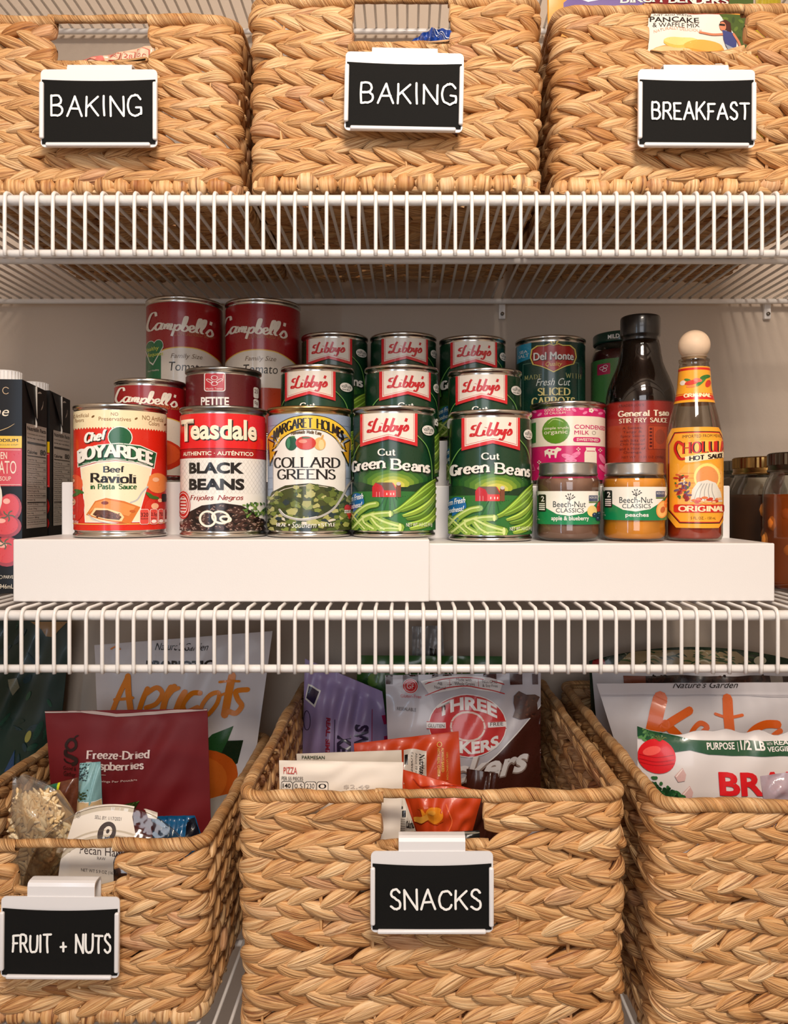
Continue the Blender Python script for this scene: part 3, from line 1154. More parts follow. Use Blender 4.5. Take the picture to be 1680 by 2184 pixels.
def art_chef(c):
    rd, gr, cr = P_((214, 40, 22)), P_((18, 92, 54)), P_((240, 224, 182))
    tan, wh, brown = P_((140, 96, 52)), P_((244, 240, 230)), P_((60, 30, 20))
    c.band(700, 1800, rd)
    c.band(700, 938, cr, 1)
    c.poly([(x, 938 + (14 if i % 2 else 0)) for i, x in enumerate(range(84, 682, 9))] + [(680, 930), (84, 930)], cr, 1)
    for t, b in (('NO Artificial', (84, 842, 185, 868)), ('Flavors', (98, 874, 155, 900)), ('NO', (320, 838, 365, 861)), ('Preservatives', (246, 869, 442, 896)), ('NO Artificial', (512, 848, 650, 880)), ('Colors', (553, 885, 622, 914))):
        c.text(t, b, tan, 2)
    for x, y in ((212, 866), (474, 875), (664, 893)):
        c.ell(x, y, 11, 6, P_((120, 84, 40)), 2, -40)
    # round emblem and banner
    c.ell(376, 1008, 76, 76, wh, 2); c.ell(376, 1008, 70, 70, gr, 3)
    c.poly([(112, 1100), (240, 1062), (370, 1048), (500, 1060), (606, 1106), (588, 1222), (480, 1186), (350, 1168), (220, 1184), (116, 1216)], wh, 3)
    c.poly([(118, 1104), (242, 1067), (370, 1054), (500, 1066), (600, 1110), (584, 1214), (480, 1180), (350, 1162), (220, 1177), (122, 1209)], gr, 4)
    c.word('BOYARDEE', (132, 1108, 580, 1186), P_((20, 40, 28)), 26, 5, nib=.6, gap=.16, bend=44, rise=-14)
    c.word('BOYARDEE', (128, 1102, 576, 1180), wh, 23, 6, nib=.55, gap=.16, bend=44, rise=-14)
    c.stroke([(150, 1192), (350, 1158), (560, 1196)], 3, wh, 5)
    c.word('Chef', (166, 990, 284, 1050), P_((20, 40, 28)), 19, 5, nib=.6, serif=False, slant=.25, rise=22)
    c.word('Chef', (163, 985, 281, 1046), wh, 15, 6, nib=.6, serif=False, slant=.25, rise=22)
    # cream panel
    c.poly([(132, 1215), (240, 1184), (350, 1172), (470, 1186), (576, 1214), (560, 1300), (530, 1400), (505, 1500), (500, 1598), (162, 1598), (150, 1400)], wh, 2)
    c.poly([(138, 1222), (240, 1192), (350, 1180), (470, 1194), (566, 1222), (552, 1300), (522, 1400), (498, 1500), (494, 1590), (168, 1590), (156, 1400)], P_((246, 232, 196)), 3)
    c.word('Beef', (280, 1212, 398, 1250), INK, 11, 5, nib=.5)
    c.word('Ravioli', (206, 1260, 468, 1318), INK, 17, 5, nib=.45, rise=-6)
    c.word('in Pasta Sauce', (200, 1332, 474, 1366), P_((20, 90, 40)), 8, 5, nib=.5)
    # fork, ravioli
    c.stroke([(440, 1460), (480, 1440), (510, 1390), (545, 1350)], 10, P_((190, 190, 190)), 4)
    for k in range(4):
        c.stroke([(182 + k * 6, 1540 + k * 12), (240 + k * 14, 1585 + k * 4), (330 + k * 8, 1605)], 4, P_((196, 196, 196)), 4)
    c.poly([(170, 1545), (225, 1450), (290, 1428), (400, 1450), (500, 1492), (440, 1608), (330, 1592), (250, 1575)], P_((216, 120, 50)), 4)
    c.poly([(186, 1530), (230, 1458), (292, 1438), (396, 1462), (470, 1490), (428, 1555), (330, 1525), (230, 1500)], P_((232, 150, 80)), 5)
    c.poly([(196, 1545), (225, 1496), (300, 1502), (380, 1530), (400, 1560), (385, 1590), (300, 1580), (230, 1560)], P_((244, 214, 160)), 5)
    c.poly([(212, 1542), (232, 1512), (300, 1512), (365, 1540), (385, 1560), (370, 1580), (300, 1572), (235, 1556)], P_((96, 56, 40)), 6)
    c.ell(285, 1462, 22, 12, P_((140, 60, 40)), 6); c.ell(450, 1520, 18, 9, P_((200, 96, 40)), 6)
    rs = random.Random(3)
    for _ in range(26):
        c.ell(rs.uniform(228, 370), rs.uniform(1524, 1568), 6, 4, P_(rs.choice([(150, 100, 80), (60, 36, 30), (120, 70, 60)])), 7, rs.uniform(0, 90), n=7)
    # fruit at both sides
    for x, y, rx, ry, k in ((96, 1330, 54, 66, (232, 92, 50)), (100, 1480, 60, 110, (206, 40, 30)), (612, 1322, 74, 72, (238, 140, 70)), (606, 1510, 82, 96, (214, 52, 34)), (640, 1470, 50, 60, (196, 36, 28))):
        c.ell(x, y, rx, ry, P_(k), 3)
        c.ell(x - 14, y - 24, rx * .3, ry * .22, P_((246, 190, 150)), 4)
    for x, y, r in ((110, 1400, -30), (560, 1410, 40), (585, 1425, 10), (125, 1382, 20)):
        c.ell(x, y, 34, 12, P_((60, 110, 40)), 5, r)
    c.rrect(636, 1398, 670, 1456, 8, INK, 6)
    # nutrition tiles
    for x0, x1, t in ((494, 553, '320'), (558, 608, '2.5g'), (612, 648, '750'), (652, 674, '6')):
        c.rrect(x0, 1506, x1, 1614, 14, wh, 6)
        c.rrect(x0 + 3, 1509, x1 - 3, 1611, 12, P_((222, 80, 70)), 7)
        c.text(t, (x0 + 6, 1532, x1 - 6, 1560), INK, 8)
        c.text('Sodium', (x0 + 7, 1568, x1 - 7, 1578), INK, 8)
        if x0 > 500:
            c.ell((x0 + x1) / 2, 1594, min(17, (x1 - x0) / 2 - 4), 12, wh, 8)
    c.text('NET WT', (82, 1548, 102, 1572), wh, 5); c.text('15 OZ (425g)', (82, 1586, 122, 1610), wh, 5)
    c.rect(70, 1606, 690, 1612, P_((250, 190, 90)), 3)


def art_teas(c):
    rd, dk = P_((222, 26, 30)), P_((168, 16, 24))
    c.band(700, 1800, PAPER)
    c.band(700, 1092, rd, 1); c.band(1092, 1152, dk, 1); c.band(1084, 1090, P_((110, 10, 14)), 2)
    # woven diamond pattern on the white
    for i in range(-8, 26):
        c.stroke([(790 + i * 26, 1160), (790 + i * 26 + 150, 1400)], 1.6, P_((208, 204, 198)), 1, False)
        c.stroke([(790 + i * 26 + 150, 1160), (790 + i * 26, 1400)], 1.6, P_((208, 204, 198)), 1, False)
    for dx, dy, m_, ly, b in ((5, 6, INK, 3, .05), (0, 0, P_((246, 234, 206)), 4, .03)):
        c.text('T', (816 + dx, 880 + dy, 900 + dx, 1034 + dy), m_, ly, bold=b)
        c.text('easdale', (880 + dx, 884 + dy, 1300 + dx, 1026 + dy), m_, ly, bold=b)
    c.text('AUTHENTIC · AUTÉNTICO', (830, 1100, 1278, 1134), P_((248, 238, 214)), 3, bold=.02)
    c.text('BLACK', (870, 1182, 1216, 1260), INK, 3, bold=.045)
    c.text('BEANS', (870, 1294, 1220, 1374), INK, 3, bold=.045)
    c.word('Frijoles Negros', (880, 1410, 1208, 1440), P_((150, 40, 36)), 6, 3, nib=.5, slant=.25)
    c.poly([(800, 1672), (820, 1600), (860, 1530), (950, 1480), (1080, 1462), (1200, 1480), (1300, 1540), (1345, 1610), (1375, 1672)], P_((34, 20, 18)), 2)
    rs = random.Random(5)
    for _ in range(120):
        x = rs.uniform(812, 1345)
        y = rs.uniform(1480 + abs(x - 1080) ** 1.7 / 115, 1664)
        r = rs.uniform(-40, 40)
        k = rs.choice([(58, 34, 30), (44, 26, 24), (74, 48, 40), (30, 18, 18)])
        c.ell(x, y, rs.uniform(24, 34), rs.uniform(15, 20), P_((14, 8, 8)), 3, r, n=10)
        c.ell(x, y - 1, rs.uniform(20, 30), rs.uniform(11, 16), P_(k), 4, r, n=10)
        c.ell(x - 6, y - 6, 8, 3.5, P_((150, 124, 112)), 5, r, n=8)
    for ex, ey, rx, ry, ro in ((990, 1572, 48, 50, -10), (1070, 1562, 52, 38, 15), (1100, 1574, 32, 18, 10)):
        p = [(ex + rx * math.cos(a * .33) * math.cos(math.radians(ro)) - ry * math.sin(a * .33) * math.sin(math.radians(ro)), ey + rx * math.cos(a * .33) * math.sin(math.radians(ro)) + ry * math.sin(a * .33)) for a in range(20)]
        c.stroke(p, 15, P_((228, 222, 200)), 7)
        c.stroke(p, 5, P_((250, 248, 236)), 8)
    for _ in range(60):
        x = rs.uniform(1215, 1370)
        c.ell(x, rs.uniform(1452 + (1370 - x) * .15, 1560), rs.uniform(7, 14), rs.uniform(4, 8), P_(rs.choice([(80, 120, 50), (50, 86, 36), (120, 150, 70)])), 5, rs.uniform(0, 180), n=8)
    c.ell(832, 1478, 47, 98, P_((196, 40, 36)), 5)
    for k in (.86, .6):
        c.stroke([(832 + 47 * k * math.cos(a * .4), 1478 + 98 * k * math.sin(a * .4)) for a in range(17)], 4, PAPER, 6)
    for k in range(5):
        c.rect(814, 1430 + k * 22, 852, 1440 + k * 22, PAPER, 6)
    c.text('NET WT 15', (802, 1592, 828, 1612), PAPER, 6); c.text('OZ 425g', (802, 1632, 832, 1652), PAPER, 6)


def art_collard(c):
    bl, yl, wh = P_((150, 166, 190)), P_((240, 196, 56)), P_((234, 230, 222))
    c.band(500, 1400, bl)
    for y in (620, 700, 790, 870, 950, 1020):
        c.rect(30, y, 560, y + 3, P_((104, 120, 148)), 1)
    c.poly([(74, 1290), (74, 800), (90, 720), (150, 650), (290, 615), (420, 650), (490, 730), (505, 800), (505, 1290)], P_((160, 158, 160)), 1)
    c.poly([(80, 1290), (80, 800), (96, 722), (152, 656), (290, 622), (416, 656), (484, 734), (498, 800), (498, 1290)], wh, 2)
    arc = [(62, 735), (110, 672), (190, 625), (285, 610), (385, 622), (462, 668), (512, 735)]
    for x, d in ((44, 1), (534, -1)):
        c.poly([(x, 700), (x + 44 * d, 730), (x + 30 * d, 790), (x + 62 * d, 780), (x + 10 * d, 880), (x + 6 * d, 800)], INK, 3)
        c.poly([(x + 5 * d, 712), (x + 38 * d, 734), (x + 24 * d, 784), (x + 48 * d, 786), (x + 13 * d, 858), (x + 12 * d, 796)], P_((220, 164, 40)), 4)
    c.stroke(arc, 92, INK, 4); c.stroke(arc, 82, yl, 5)
    f0 = c.place
    c.word('MARGARET HOLMES', (84, 660, 486, 716), INK, 11, 6, nib=.4, gap=.16, bend=74, rise=0)
    c.word('Homemade Made Easy', (186, 668, 356, 688), P_((90, 60, 10)), 4.4, 6, nib=.5, serif=False, bend=9)
    # pepper, tomato, onion
    c.ell(186, 740, 34, 44, P_((24, 84, 60)), 6); c.ell(170, 738, 10, 34, P_((60, 130, 96)), 7); c.ell(196, 700, 12, 6, P_((70, 120, 60)), 7)
    c.ell(348, 742, 34, 40, P_((226, 180, 110)), 6); c.ell(356, 748, 16, 32, P_((240, 208, 150)), 7); c.ell(362, 700, 6, 16, P_((210, 160, 90)), 7, 20)
    c.ell(268, 738, 58, 42, P_((200, 54, 40)), 7); c.ell(252, 728, 24, 12, P_((240, 140, 120)), 8); c.ell(270, 706, 26, 6, P_((60, 90, 40)), 8)
    c.word('COLLARD', (88, 828, 462, 888), INK, 12, 4, nib=.42, gap=.2)
    c.word('GREENS', (108, 902, 436, 960), INK, 12, 4, nib=.42, gap=.2)
    # bowl of greens
    c.poly([(36, 1292), (36, 1120), (70, 1040), (150, 1000), (290, 986), (430, 1010), (510, 1070), (548, 1140), (548, 1292)], P_((56, 60, 30)), 4)
    c.ell(290, 1120, 250, 122, P_((214, 206, 186)), 5); c.ell(290, 1114, 236, 112, P_((66, 74, 34)), 6)
    rs = random.Random(8)
    ks = [(96, 112, 48), (126, 138, 66), (70, 86, 38), (160, 160, 90), (48, 62, 34), (40, 56, 60), (178, 176, 112), (108, 120, 56)]
    for i in range(170):
        x, y = rs.uniform(40, 545), rs.uniform(1000, 1284)
        if y < 1000 + abs(x - 290) ** 1.6 / 90:
            continue
        a0 = rs.uniform(0, 6)
        rr_ = rs.uniform(20, 42)
        p = [(x + rr_ * rs.uniform(.5, 1) * math.cos(a0 + j * 1.25), y + rr_ * .7 * rs.uniform(.5, 1) * math.sin(a0 + j * 1.25)) for j in range(5)]
        c.poly(p, P_(rs.choice(ks)), 7 + i % 3)
    sp = P_((176, 174, 168))
    c.stroke([(120, 1150), (150, 1188), (240, 1212), (340, 1196), (420, 1150), (470, 1080), (510, 1000), (552, 950)], 13, sp, 11)
    c.stroke([(126, 1152), (160, 1186), (240, 1206), (330, 1192)], 4, P_((236, 234, 228)), 12)
    for t, b in (('REAL', (106, 1234, 162, 1254)), ('STYLE', (356, 1234, 436, 1254))):
        c.word(t, b, wh, 4.5, 12)
    c.text('Southern', (190, 1226, 328, 1262), wh, 12, slant=.3)
    c.ell(176, 1244, 6, 6, wh, 12, n=5); c.ell(342, 1244, 6, 6, wh, 12, n=5)
    hr = P_((196, 40, 40))
    c.ell(506, 1140, 18, 20, hr, 12); c.ell(534, 1140, 14, 20, hr, 12); c.poly([(490, 1148), (548, 1148), (520, 1216)], hr, 12)
    c.rect(488, 1154, 546, 1174, wh, 13); c.text('HEART HEALTHY', (490, 1158, 544, 1170), INK, 14)


def art_libby(c):
    dg = P_((14, 52, 30))
    c.band(400, 1400, dg)
    # oval field picture
    c.poly([(572, 1290), (572, 880), (600, 780), (660, 710), (780, 670), (900, 690), (985, 750), (1025, 840), (1040, 900), (1040, 1290)], P_((16, 58, 34)), 1)
    for i, k in enumerate([(22, 70, 34), (34, 86, 36), (52, 104, 38), (82, 128, 42), (120, 152, 48), (164, 178, 58), (206, 200, 84)]):
        s = 1 - i * .12
        c.poly([(806 + (x - 806) * s, 1010 + (y - 1010) * s) for x, y in ((572, 1010), (574, 930), (640, 880), (740, 850), (806, 842), (880, 852), (975, 885), (1036, 940), (1038, 1010))], P_(k), 2 + i)
    hl = P_((20, 56, 30))
    c.poly([(560, 975), (620, 978), (700, 1004), (720, 1040), (720, 1060), (560, 1060)], hl, 9)
    c.poly([(850, 1040), (900, 1000), (960, 985), (1058, 960), (1058, 1060), (850, 1060)], hl, 9)
    c.poly([(560, 1040), (700, 1036), (860, 1036), (1058, 1044), (1058, 1282), (560, 1282)], P_((44, 112, 48)), 9)
    for k in range(-6, 7):
        c.stroke([(790 + k * 14, 1068), (788 + k * 34, 1160)], 6, P_((30, 86, 40)), 10)
    c.stroke([(566, 960), (566, 850), (600, 760), (640, 720)], 5, P_((110, 166, 80)), 9)
    c.stroke([(946, 690), (1000, 752), (1028, 850), (1034, 960)], 5, P_((110, 166, 80)), 9)
    # barn
    c.poly([(688, 1072), (688, 1010), (706, 984), (740, 984), (752, 1010), (752, 1072)], P_((190, 30, 40)), 11)
    c.poly([(752, 1072), (752, 1010), (735, 984), (805, 984), (822, 1010), (822, 1072)], P_((214, 50, 44)), 11)
    c.poly([(704, 982), (800, 982), (824, 1030), (756, 1030), (742, 1000)], P_((104, 84, 66)), 12)
    c.rect(824, 990, 850, 1072, P_((122, 70, 46)), 11); c.ell(837, 990, 13, 11, P_((200, 196, 188)), 12)
    for x in (768, 790, 806):
        c.rect(x, 1046, x + 6, 1060, P_((250, 210, 200)), 12)
    for x in (712, 728):
        c.rect(x, 1040, x + 2, 1072, P_((240, 180, 180)), 12)
    # beans
    def bean(p, wd, k):
        c.stroke(p, wd, P_((56, 96, 26)), 13, taper=.45)
        c.stroke(p, wd * .82, P_(k), 14, taper=.45)
        c.stroke([(a - wd * .12, b - wd * .16) for a, b in p], wd * .22, P_(tuple(min(255, int(v * 1.28 + 26)) for v in k)), 15, taper=.6)
    G = [(120, 152, 48), (104, 140, 42), (140, 168, 62), (88, 124, 38)]
    for i, p in enumerate([[(1056, 960), (990, 1010), (920, 1080), (840, 1150), (770, 1180)], [(1056, 1010), (1000, 1070), (930, 1120), (850, 1160)],
                           [(1056, 1050), (1010, 1110), (940, 1160), (860, 1190)], [(1056, 1090), (1010, 1150), (960, 1190), (880, 1210)],
                           [(1056, 1140), (1020, 1190), (960, 1226), (890, 1240)], [(1050, 990), (960, 1060), (880, 1130)], [(1056, 1190), (1000, 1240), (900, 1270)]]):
        bean(p, 40, G[i % 4])
    for p, wd in (([(566, 1240), (600, 1180), (660, 1130), (712, 1116)], 44), ([(580, 1276), (640, 1210), (700, 1180)], 48), ([(650, 1276), (600, 1220), (568, 1180)], 40),
                  ([(640, 1200), (720, 1180), (790, 1174)], 46), ([(690, 1190), (760, 1230), (846, 1258)], 56), ([(700, 1274), (650, 1240), (640, 1210)], 44), ([(760, 1276), (720, 1250), (690, 1210)], 46), ([(850, 1276), (800, 1270), (740, 1272)], 34)):
        c.stroke(p, wd, P_((60, 104, 30)), 16, curve=True); c.stroke(p, wd * .8, P_((142, 176, 70)), 17)
        c.stroke([(a - 4, b - 6) for a, b in p], wd * .22, P_((206, 222, 140)), 18)
    c.ell(790, 1176, 8, 20, P_((214, 226, 150)), 18); c.ell(844, 1258, 9, 24, P_((214, 226, 150)), 18)
    # rosette
    bl = P_((24, 104, 170))
    c.ell(600, 1104, 44, 58, bl, 16, n=16); c.poly([(580, 1140), (566, 1212), (592, 1196), (606, 1222), (622, 1150)], bl, 16)
    c.text('Farm Fresh', (558, 1072, 640, 1108), P_((240, 244, 246)), 19, slant=.3, bold=.02, rise=26)
    c.text('Goodness!', (562, 1122, 634, 1156), P_((240, 244, 246)), 19, slant=.3, bold=.02, rise=22)
    c.text('NET WT 14.5 OZ (411g)', (878, 1232, 1026, 1262), PAPER, 20)
    # flag
    rd, fl = P_((206, 40, 46)), P_((232, 222, 208))
    c.poly([(620, 540), (942, 540), (942, 757), (781, 716), (620, 757)], rd, 16)
    c.poly([(636, 540), (926, 540), (926, 732), (781, 694), (636, 732)], fl, 17)
    for a, b in (((642, 545), (642, 722)), ((920, 545), (920, 722)), ((642, 722), (781, 686)), ((781, 686), (920, 722))):
        c.stroke([a, b], 2.4, rd, 18, False)
    c.script(LIBBY, (664, 588, 888, 700), P_((196, 26, 36)), 15, 19, nib=.5, W=67, y0=-8, y1=31, rise=8)
    c.word('Cut', (724, 776, 818, 814), PAPER, 9, 16, nib=.5)
    for dx, dy, m_, ly in ((4, 4, INK, 15), (0, 0, PAPER, 16)):
        c.word('Green', (574 + dx, 850 + dy, 758 + dx, 912 + dy), m_, 15, ly, nib=.5, rise=22)
        c.word('Beans', (800 + dx, 838 + dy, 1010 + dx, 900 + dy), m_, 15, ly, nib=.5, rise=-18)
    c.ell(1010, 652, 38, 32, PAPER, 8); c.text('valPure', (980, 632, 1038, 658), P_((50, 60, 50)), 9); c.text('Non-BPA', (986, 664, 1032, 674), INK, 9, bold=.03)


def art_camp(heart):
    def art(c):
        rd, wh = P_((150, 16, 22)), P_((216, 204, 188))
        c.band(-300, 3000, rd)
        c.band(560, 655, wh, 1)
        top = [(560, 480), (600, 450), (700, 402), (820, 388), (940, 402), (1040, 450), (1080, 480)]
        c.poly(top + [(1080, 655), (560, 655)], wh, 2)
        c.stroke(top, 7, GOLDC, 3)
        c.poly([(560, 650), (1080, 650), (1080, 1010), (560, 1010)], P_((176, 60, 30)), 3)
        c.script(CAMP, (578, 140, 1008, 300), P_((226, 214, 196)), 17, 4, nib=.42, rise=-34)
        c.text('CONDENSED SOUP', (750, 284, 1004, 314), P_((170, 96, 50)), 3, bend=6)
        c.text('Family Size', (733, 432, 932, 474), P_((110, 84, 60)), 4, slant=.25)
        c.text('Tomato', (722, 490, 942, 552), INK, 4, slant=.12)
        if heart:
            g = P_((22, 104, 62))
            c.rect(572, 430, 672, 660, g, 4)
            for m_, k, ly in ((P_((220, 214, 200)), 1, 5), (g, .9, 6)):
                c.ell(604, 372, 32 * k, 40 * k, m_, ly); c.ell(656, 372, 32 * k, 40 * k, m_, ly)
                c.poly([(630 - 62 * k, 385), (630 + 60 * k, 385), (622, 385 + 122 * k), (600, 385 + 100 * k)], m_, ly)
            c.text('Healthy', (578, 376, 660, 412), P_((214, 214, 80)), 7, slant=.1); c.text('Request', (590, 418, 688, 452), P_((214, 214, 80)), 7, slant=.1)
            c.text('Heart Healthy', (588, 536, 662, 552), wh, 7)
        else:
            c.stroke([(1140, 480), (1180, 440), (1196, 390), (1180, 350)], 1, P_((190, 110, 50)), 3)
    return art


def art_camp_small(c):
    rd, wh = P_((150, 16, 22)), P_((216, 204, 188))
    c.band(0, 3000, rd)
    c.poly([(345, 915), (400, 885), (480, 868), (585, 862), (690, 870), (770, 890), (826, 920), (826, 1270), (345, 1270)], wh, 2)
    c.stroke([(345, 915), (400, 885), (480, 868), (585, 862), (690, 870), (770, 890), (826, 920)], 6, GOLDC, 3)
    c.ell(585, 1130, 218, 120, P_((196, 52, 26)), 3); c.ell(585, 1120, 190, 95, P_((216, 84, 40)), 4)
    c.script(CAMP, (364, 664, 758, 796), P_((236, 226, 208)), 15, 4, nib=.42, rise=-26)
    c.text('CONDENSED SOUP', (535, 784, 766, 808), P_((190, 120, 60)), 3)


def art_petite(c):
    c.band(0, 3000, P_((98, 18, 26)))
    c.rrect(964, 562, 1100, 694, 16, PAPER, 1); c.rrect(970, 568, 1094, 688, 12, P_((190, 26, 40)), 2)
    for x, y, r in ((1030, 600, 0), (1000, 622, 40), (1060, 620, -40), (1030, 640, 0)):
        c.stroke([(x + 20 * math.cos(a * .7), y + 14 * math.sin(a * .7 + r)) for a in range(10)], 3.5, PAPER, 3)
    c.text('Harris Teeter', (978, 668, 1086, 682), PAPER, 3)
    c.text('PETITE', (945, 732, 1122, 792), PAPER, 2, bold=.03)
    c.text('DICED TOMATOES', (880, 820, 1200, 870), PAPER, 2, bold=.03)
    for k, t in enumerate(('25', '0g', '4g')):
        c.rrect(1282, 642 + k * 84, 1318, 720 + k * 84, 12, PAPER, 1)
        c.text(t, (1288, 656 + k * 84, 1312, 684 + k * 84), P_((98, 18, 26)), 2)


def art_delmonte(c):
    dg, yl = P_((16, 58, 48)), P_((226, 200, 96))
    c.band(0, 1500, dg)
    c.poly([(40, 226), (128, 232), (128, 345), (40, 360)], P_((40, 140, 170)), 1)
    c.text('SEA', (58, 288, 106, 306), PAPER, 2); c.text('SALT', (52, 312, 114, 332), PAPER, 2)
    c.rect(78, 372, 400, 376, P_((90, 130, 110)), 1); c.rect(78, 372, 81, 700, P_((90, 130, 110)), 1); c.rect(398, 372, 401, 700, P_((90, 130, 110)), 1)
    for k, m_, ly in ((1, yl, 2), (.94, P_((110, 20, 20)), 3), (.9, P_((168, 36, 32)), 4)):
        pts = [(120, 340), (128, 290), (160, 270), (205, 272), (232, 262), (256, 272), (284, 262), (310, 272), (352, 270), (380, 292), (388, 340), (372, 385), (330, 400), (300, 415), (256, 440), (212, 415), (180, 400), (136, 385)]
        c.poly([(254 + (x - 254) * k, 350 + (y - 350) * (k if k == 1 else k - .02)) for x, y in pts], m_, ly)
    for r in (-35, 0, 35):
        c.ell(259 + r * .5, 254 - (6 if r == 0 else 0), 5, 14, yl, 3, r)
    c.text('Del Monte', (144, 318, 370, 366), P_((20, 10, 10)), 5, bold=.07)
    c.text('Del Monte', (142, 314, 368, 362), PAPER, 6, bold=.045)
    c.text('Quality', (210, 374, 304, 408), yl, 5, slant=.35)
    c.word('MADE', (92, 448, 188, 474), P_((170, 170, 110)), 3.5, 3, gap=.5); c.word('WITH', (326, 442, 410, 470), P_((170, 170, 110)), 3.5, 3, gap=.5)
    c.text('Fresh Cut', (156, 474, 350, 518), P_((216, 222, 214)), 3, slant=.35)
    c.word('SLICED', (168, 534, 346, 576), P_((214, 200, 130)), 9, 3, nib=.4); c.word('CARROTS', (134, 590, 374, 640), P_((214, 200, 130)), 9, 3, nib=.4)


def art_truth(c):
    pk, cr, gr = P_((206, 28, 104)), P_((238, 226, 206)), P_((92, 140, 36))
    c.band(500, 1500, pk); c.band(704, 884, cr, 1)
    c.text('GOOD SOURCE', (210, 655, 358, 671), cr, 2); c.text('OF CALCIUM', (210, 676, 330, 690), cr, 2)
    lp = P_((236, 130, 170))
    for x, y, r in ((150, 660, 30), (182, 684, -30), (378, 668, 40), (420, 660, 0), (440, 684, -30), (500, 662, 20), (530, 680, -20), (560, 664, 30)):
        c.ell(x, y, 15, 8, lp, 2, r)
    for k in range(5):
        c.ell(475 + 9 * math.cos(k * 1.26), 668 + 9 * math.sin(k * 1.26), 6, 6, cr, 2)
    c.ell(276, 790, 79, 80, gr, 3); c.stroke([(232, 748), (262, 722), (300, 730), (320, 742)], 5, P_((180, 206, 130)), 4, taper=.6)
    c.text('simple truth', (209, 766, 346, 787), cr, 4); c.text('organic', (209, 788, 342, 818), cr, 4)
    c.text('CONDENSED', (380, 757, 556, 782), pk, 3, bold=.01); c.text('MILK', (380, 792, 462, 816), pk, 3, bold=.01)
    c.stroke([(490 + 10 * math.cos(a * .63), 804 + 10 * math.sin(a * .63)) for a in range(11)], 2, P_((140, 120, 110)), 3)
    c.rrect(373, 832, 528, 862, 14, pk, 3); c.text('SWEETENED', (392, 839, 516, 856), cr, 4, bold=.02)
    c.poly([(105, 730), (160, 730), (160, 856), (105, 862)], P_((60, 130, 60)), 3)
    # cow, milk can, leaves
    c.poly([(210, 912), (232, 900), (270, 904), (284, 892), (308, 902), (304, 914), (288, 918), (282, 934), (278, 958), (270, 958), (268, 938), (246, 938), (246, 958), (238, 958), (232, 936), (222, 932), (214, 950)], cr, 3)
    for x, y in ((240, 912), (262, 920)):
        c.ell(x, y, 7, 5, pk, 4)
    c.poly([(444, 894), (500, 894), (498, 910), (506, 926), (506, 1010), (436, 1010), (436, 926), (446, 910)], cr, 3); c.rect(448, 914, 496, 918, pk, 4)
    for x, y, r in ((385, 942, -35), (340, 950, 20), (360, 975, 0), (540, 960, 60), (545, 1020, 40), (420, 1000, 0), (300, 1010, 30), (200, 1010, -20)):
        c.ell(x, y, 34, 15, lp, 3, r); c.stroke([(x - 20, y), (x + 20, y)], 2.5, pk, 4)
    for x, y in ((402, 906), (526, 908), (180, 980)):
        for a in range(4):
            c.ell(x + 8 * math.cos(a * 1.57), y + 8 * math.sin(a * 1.57), 4, 4, cr, 4, n=8)
    c.stroke([(130, 1030), (142, 990), (154, 1030), (130, 1030)], 3, lp, 3, False)


ROW1, ROW2, ROW3 = .661, .746, .832
S1, S2, S3 = STEP1 + .0003, STEP2 + .0003, STEP3 + .0003
S1R, S2R, S3R = S1 - .0034, S2 - .0034, S3 - .0034
can('food_can', 'red and cream ravioli can, leftmost on the front step', 258, .656, .0384, .1125, S1, art_chef, crop=C3, high=.0056, low=.0062)
can('food_can', 'red and white black beans can on the front step', 477, .660, .0368, .1112, S1, art_teas, crop=C3, metal=dict(rim=STEEL2))
can('food_can', 'collard greens can with a yellow banner, on the front step', 660, .662, .0362, .1112, S1, art_collard, crop=C4, metal=dict(rim=GOLDTIN, lid=GOLDTIN))
GB = 'green beans cans with a white and red flag'
lib = can('food_can', 'front-row green beans can touching the collard greens can', 840, .662, .0357, .1115, S1, art_libby, crop=C4, group=GB)


def lib_at(cx, Df, z, rot, label):
    D = Df + .0357
    X = px(cx, D)
    return dup(lib, (X, D, z), -math.atan2(X, D) + math.radians(rot), label, GB)


lib_at(1045, .662, S1R, 10, 'front-row green beans can next to the apple and blueberry jar')
lib_at(677, .744, S2, -5, 'green beans can on the middle step behind the collard greens can')
lib_at(856, .744, S2, 16, 'green beans can on the middle step, centre one of the three')
lib_at(1033, .744, S2R, 3, 'green beans can on the middle step beside the condensed milk')
lib_at(714, .830, S3, -3, 'green beans can on the top step beside the red tomato soup cans')
lib_at(860, .830, S3, 12, 'green beans can on the top step, centre one of the three')
lib_at(1007, .830, S3R, 12, 'green beans can on the top step beside the sliced carrots can')
can('food_can', 'tall red soup can with a green heart, back row left', 394, .833, .0405, .1505, S3, art_camp(True), crop=C3)
# the second tall one: the same art drawn around its own axis
cS = (140 + (1332 - 820) / 3.2308, 620 + 18 / 3.2308, 3.2308)
can('food_can', 'tall red soup can without a heart, beside the green beans cans in the back row', 561, .833, .0405, .1485, S3, art_camp(False), crop=cS)
can('food_can', 'short red soup can on the middle step behind the ravioli can', 321, .746, .0335, .0985, S2, art_camp_small, crop=C3)
can('food_can', 'maroon petite tomatoes can on the middle step behind the black beans', 477, .746, .0362, .1095, S2, art_petite, crop=C3, metal=dict(rim=STEEL2))
can('food_can', 'dark green sliced carrots can with a red shield, back row', 1173, .832, .0376, .1120, S3R, art_delmonte, crop=C5)
can('food_can', 'pink and cream condensed milk can on the middle step', 1210, .746, .0360, .0805, S2R, art_truth, crop=C5)


# ---------------------------------------------------------------- jars and bottles
GLASS = film('clear_glass', (250, 252, 250), refl=.05)


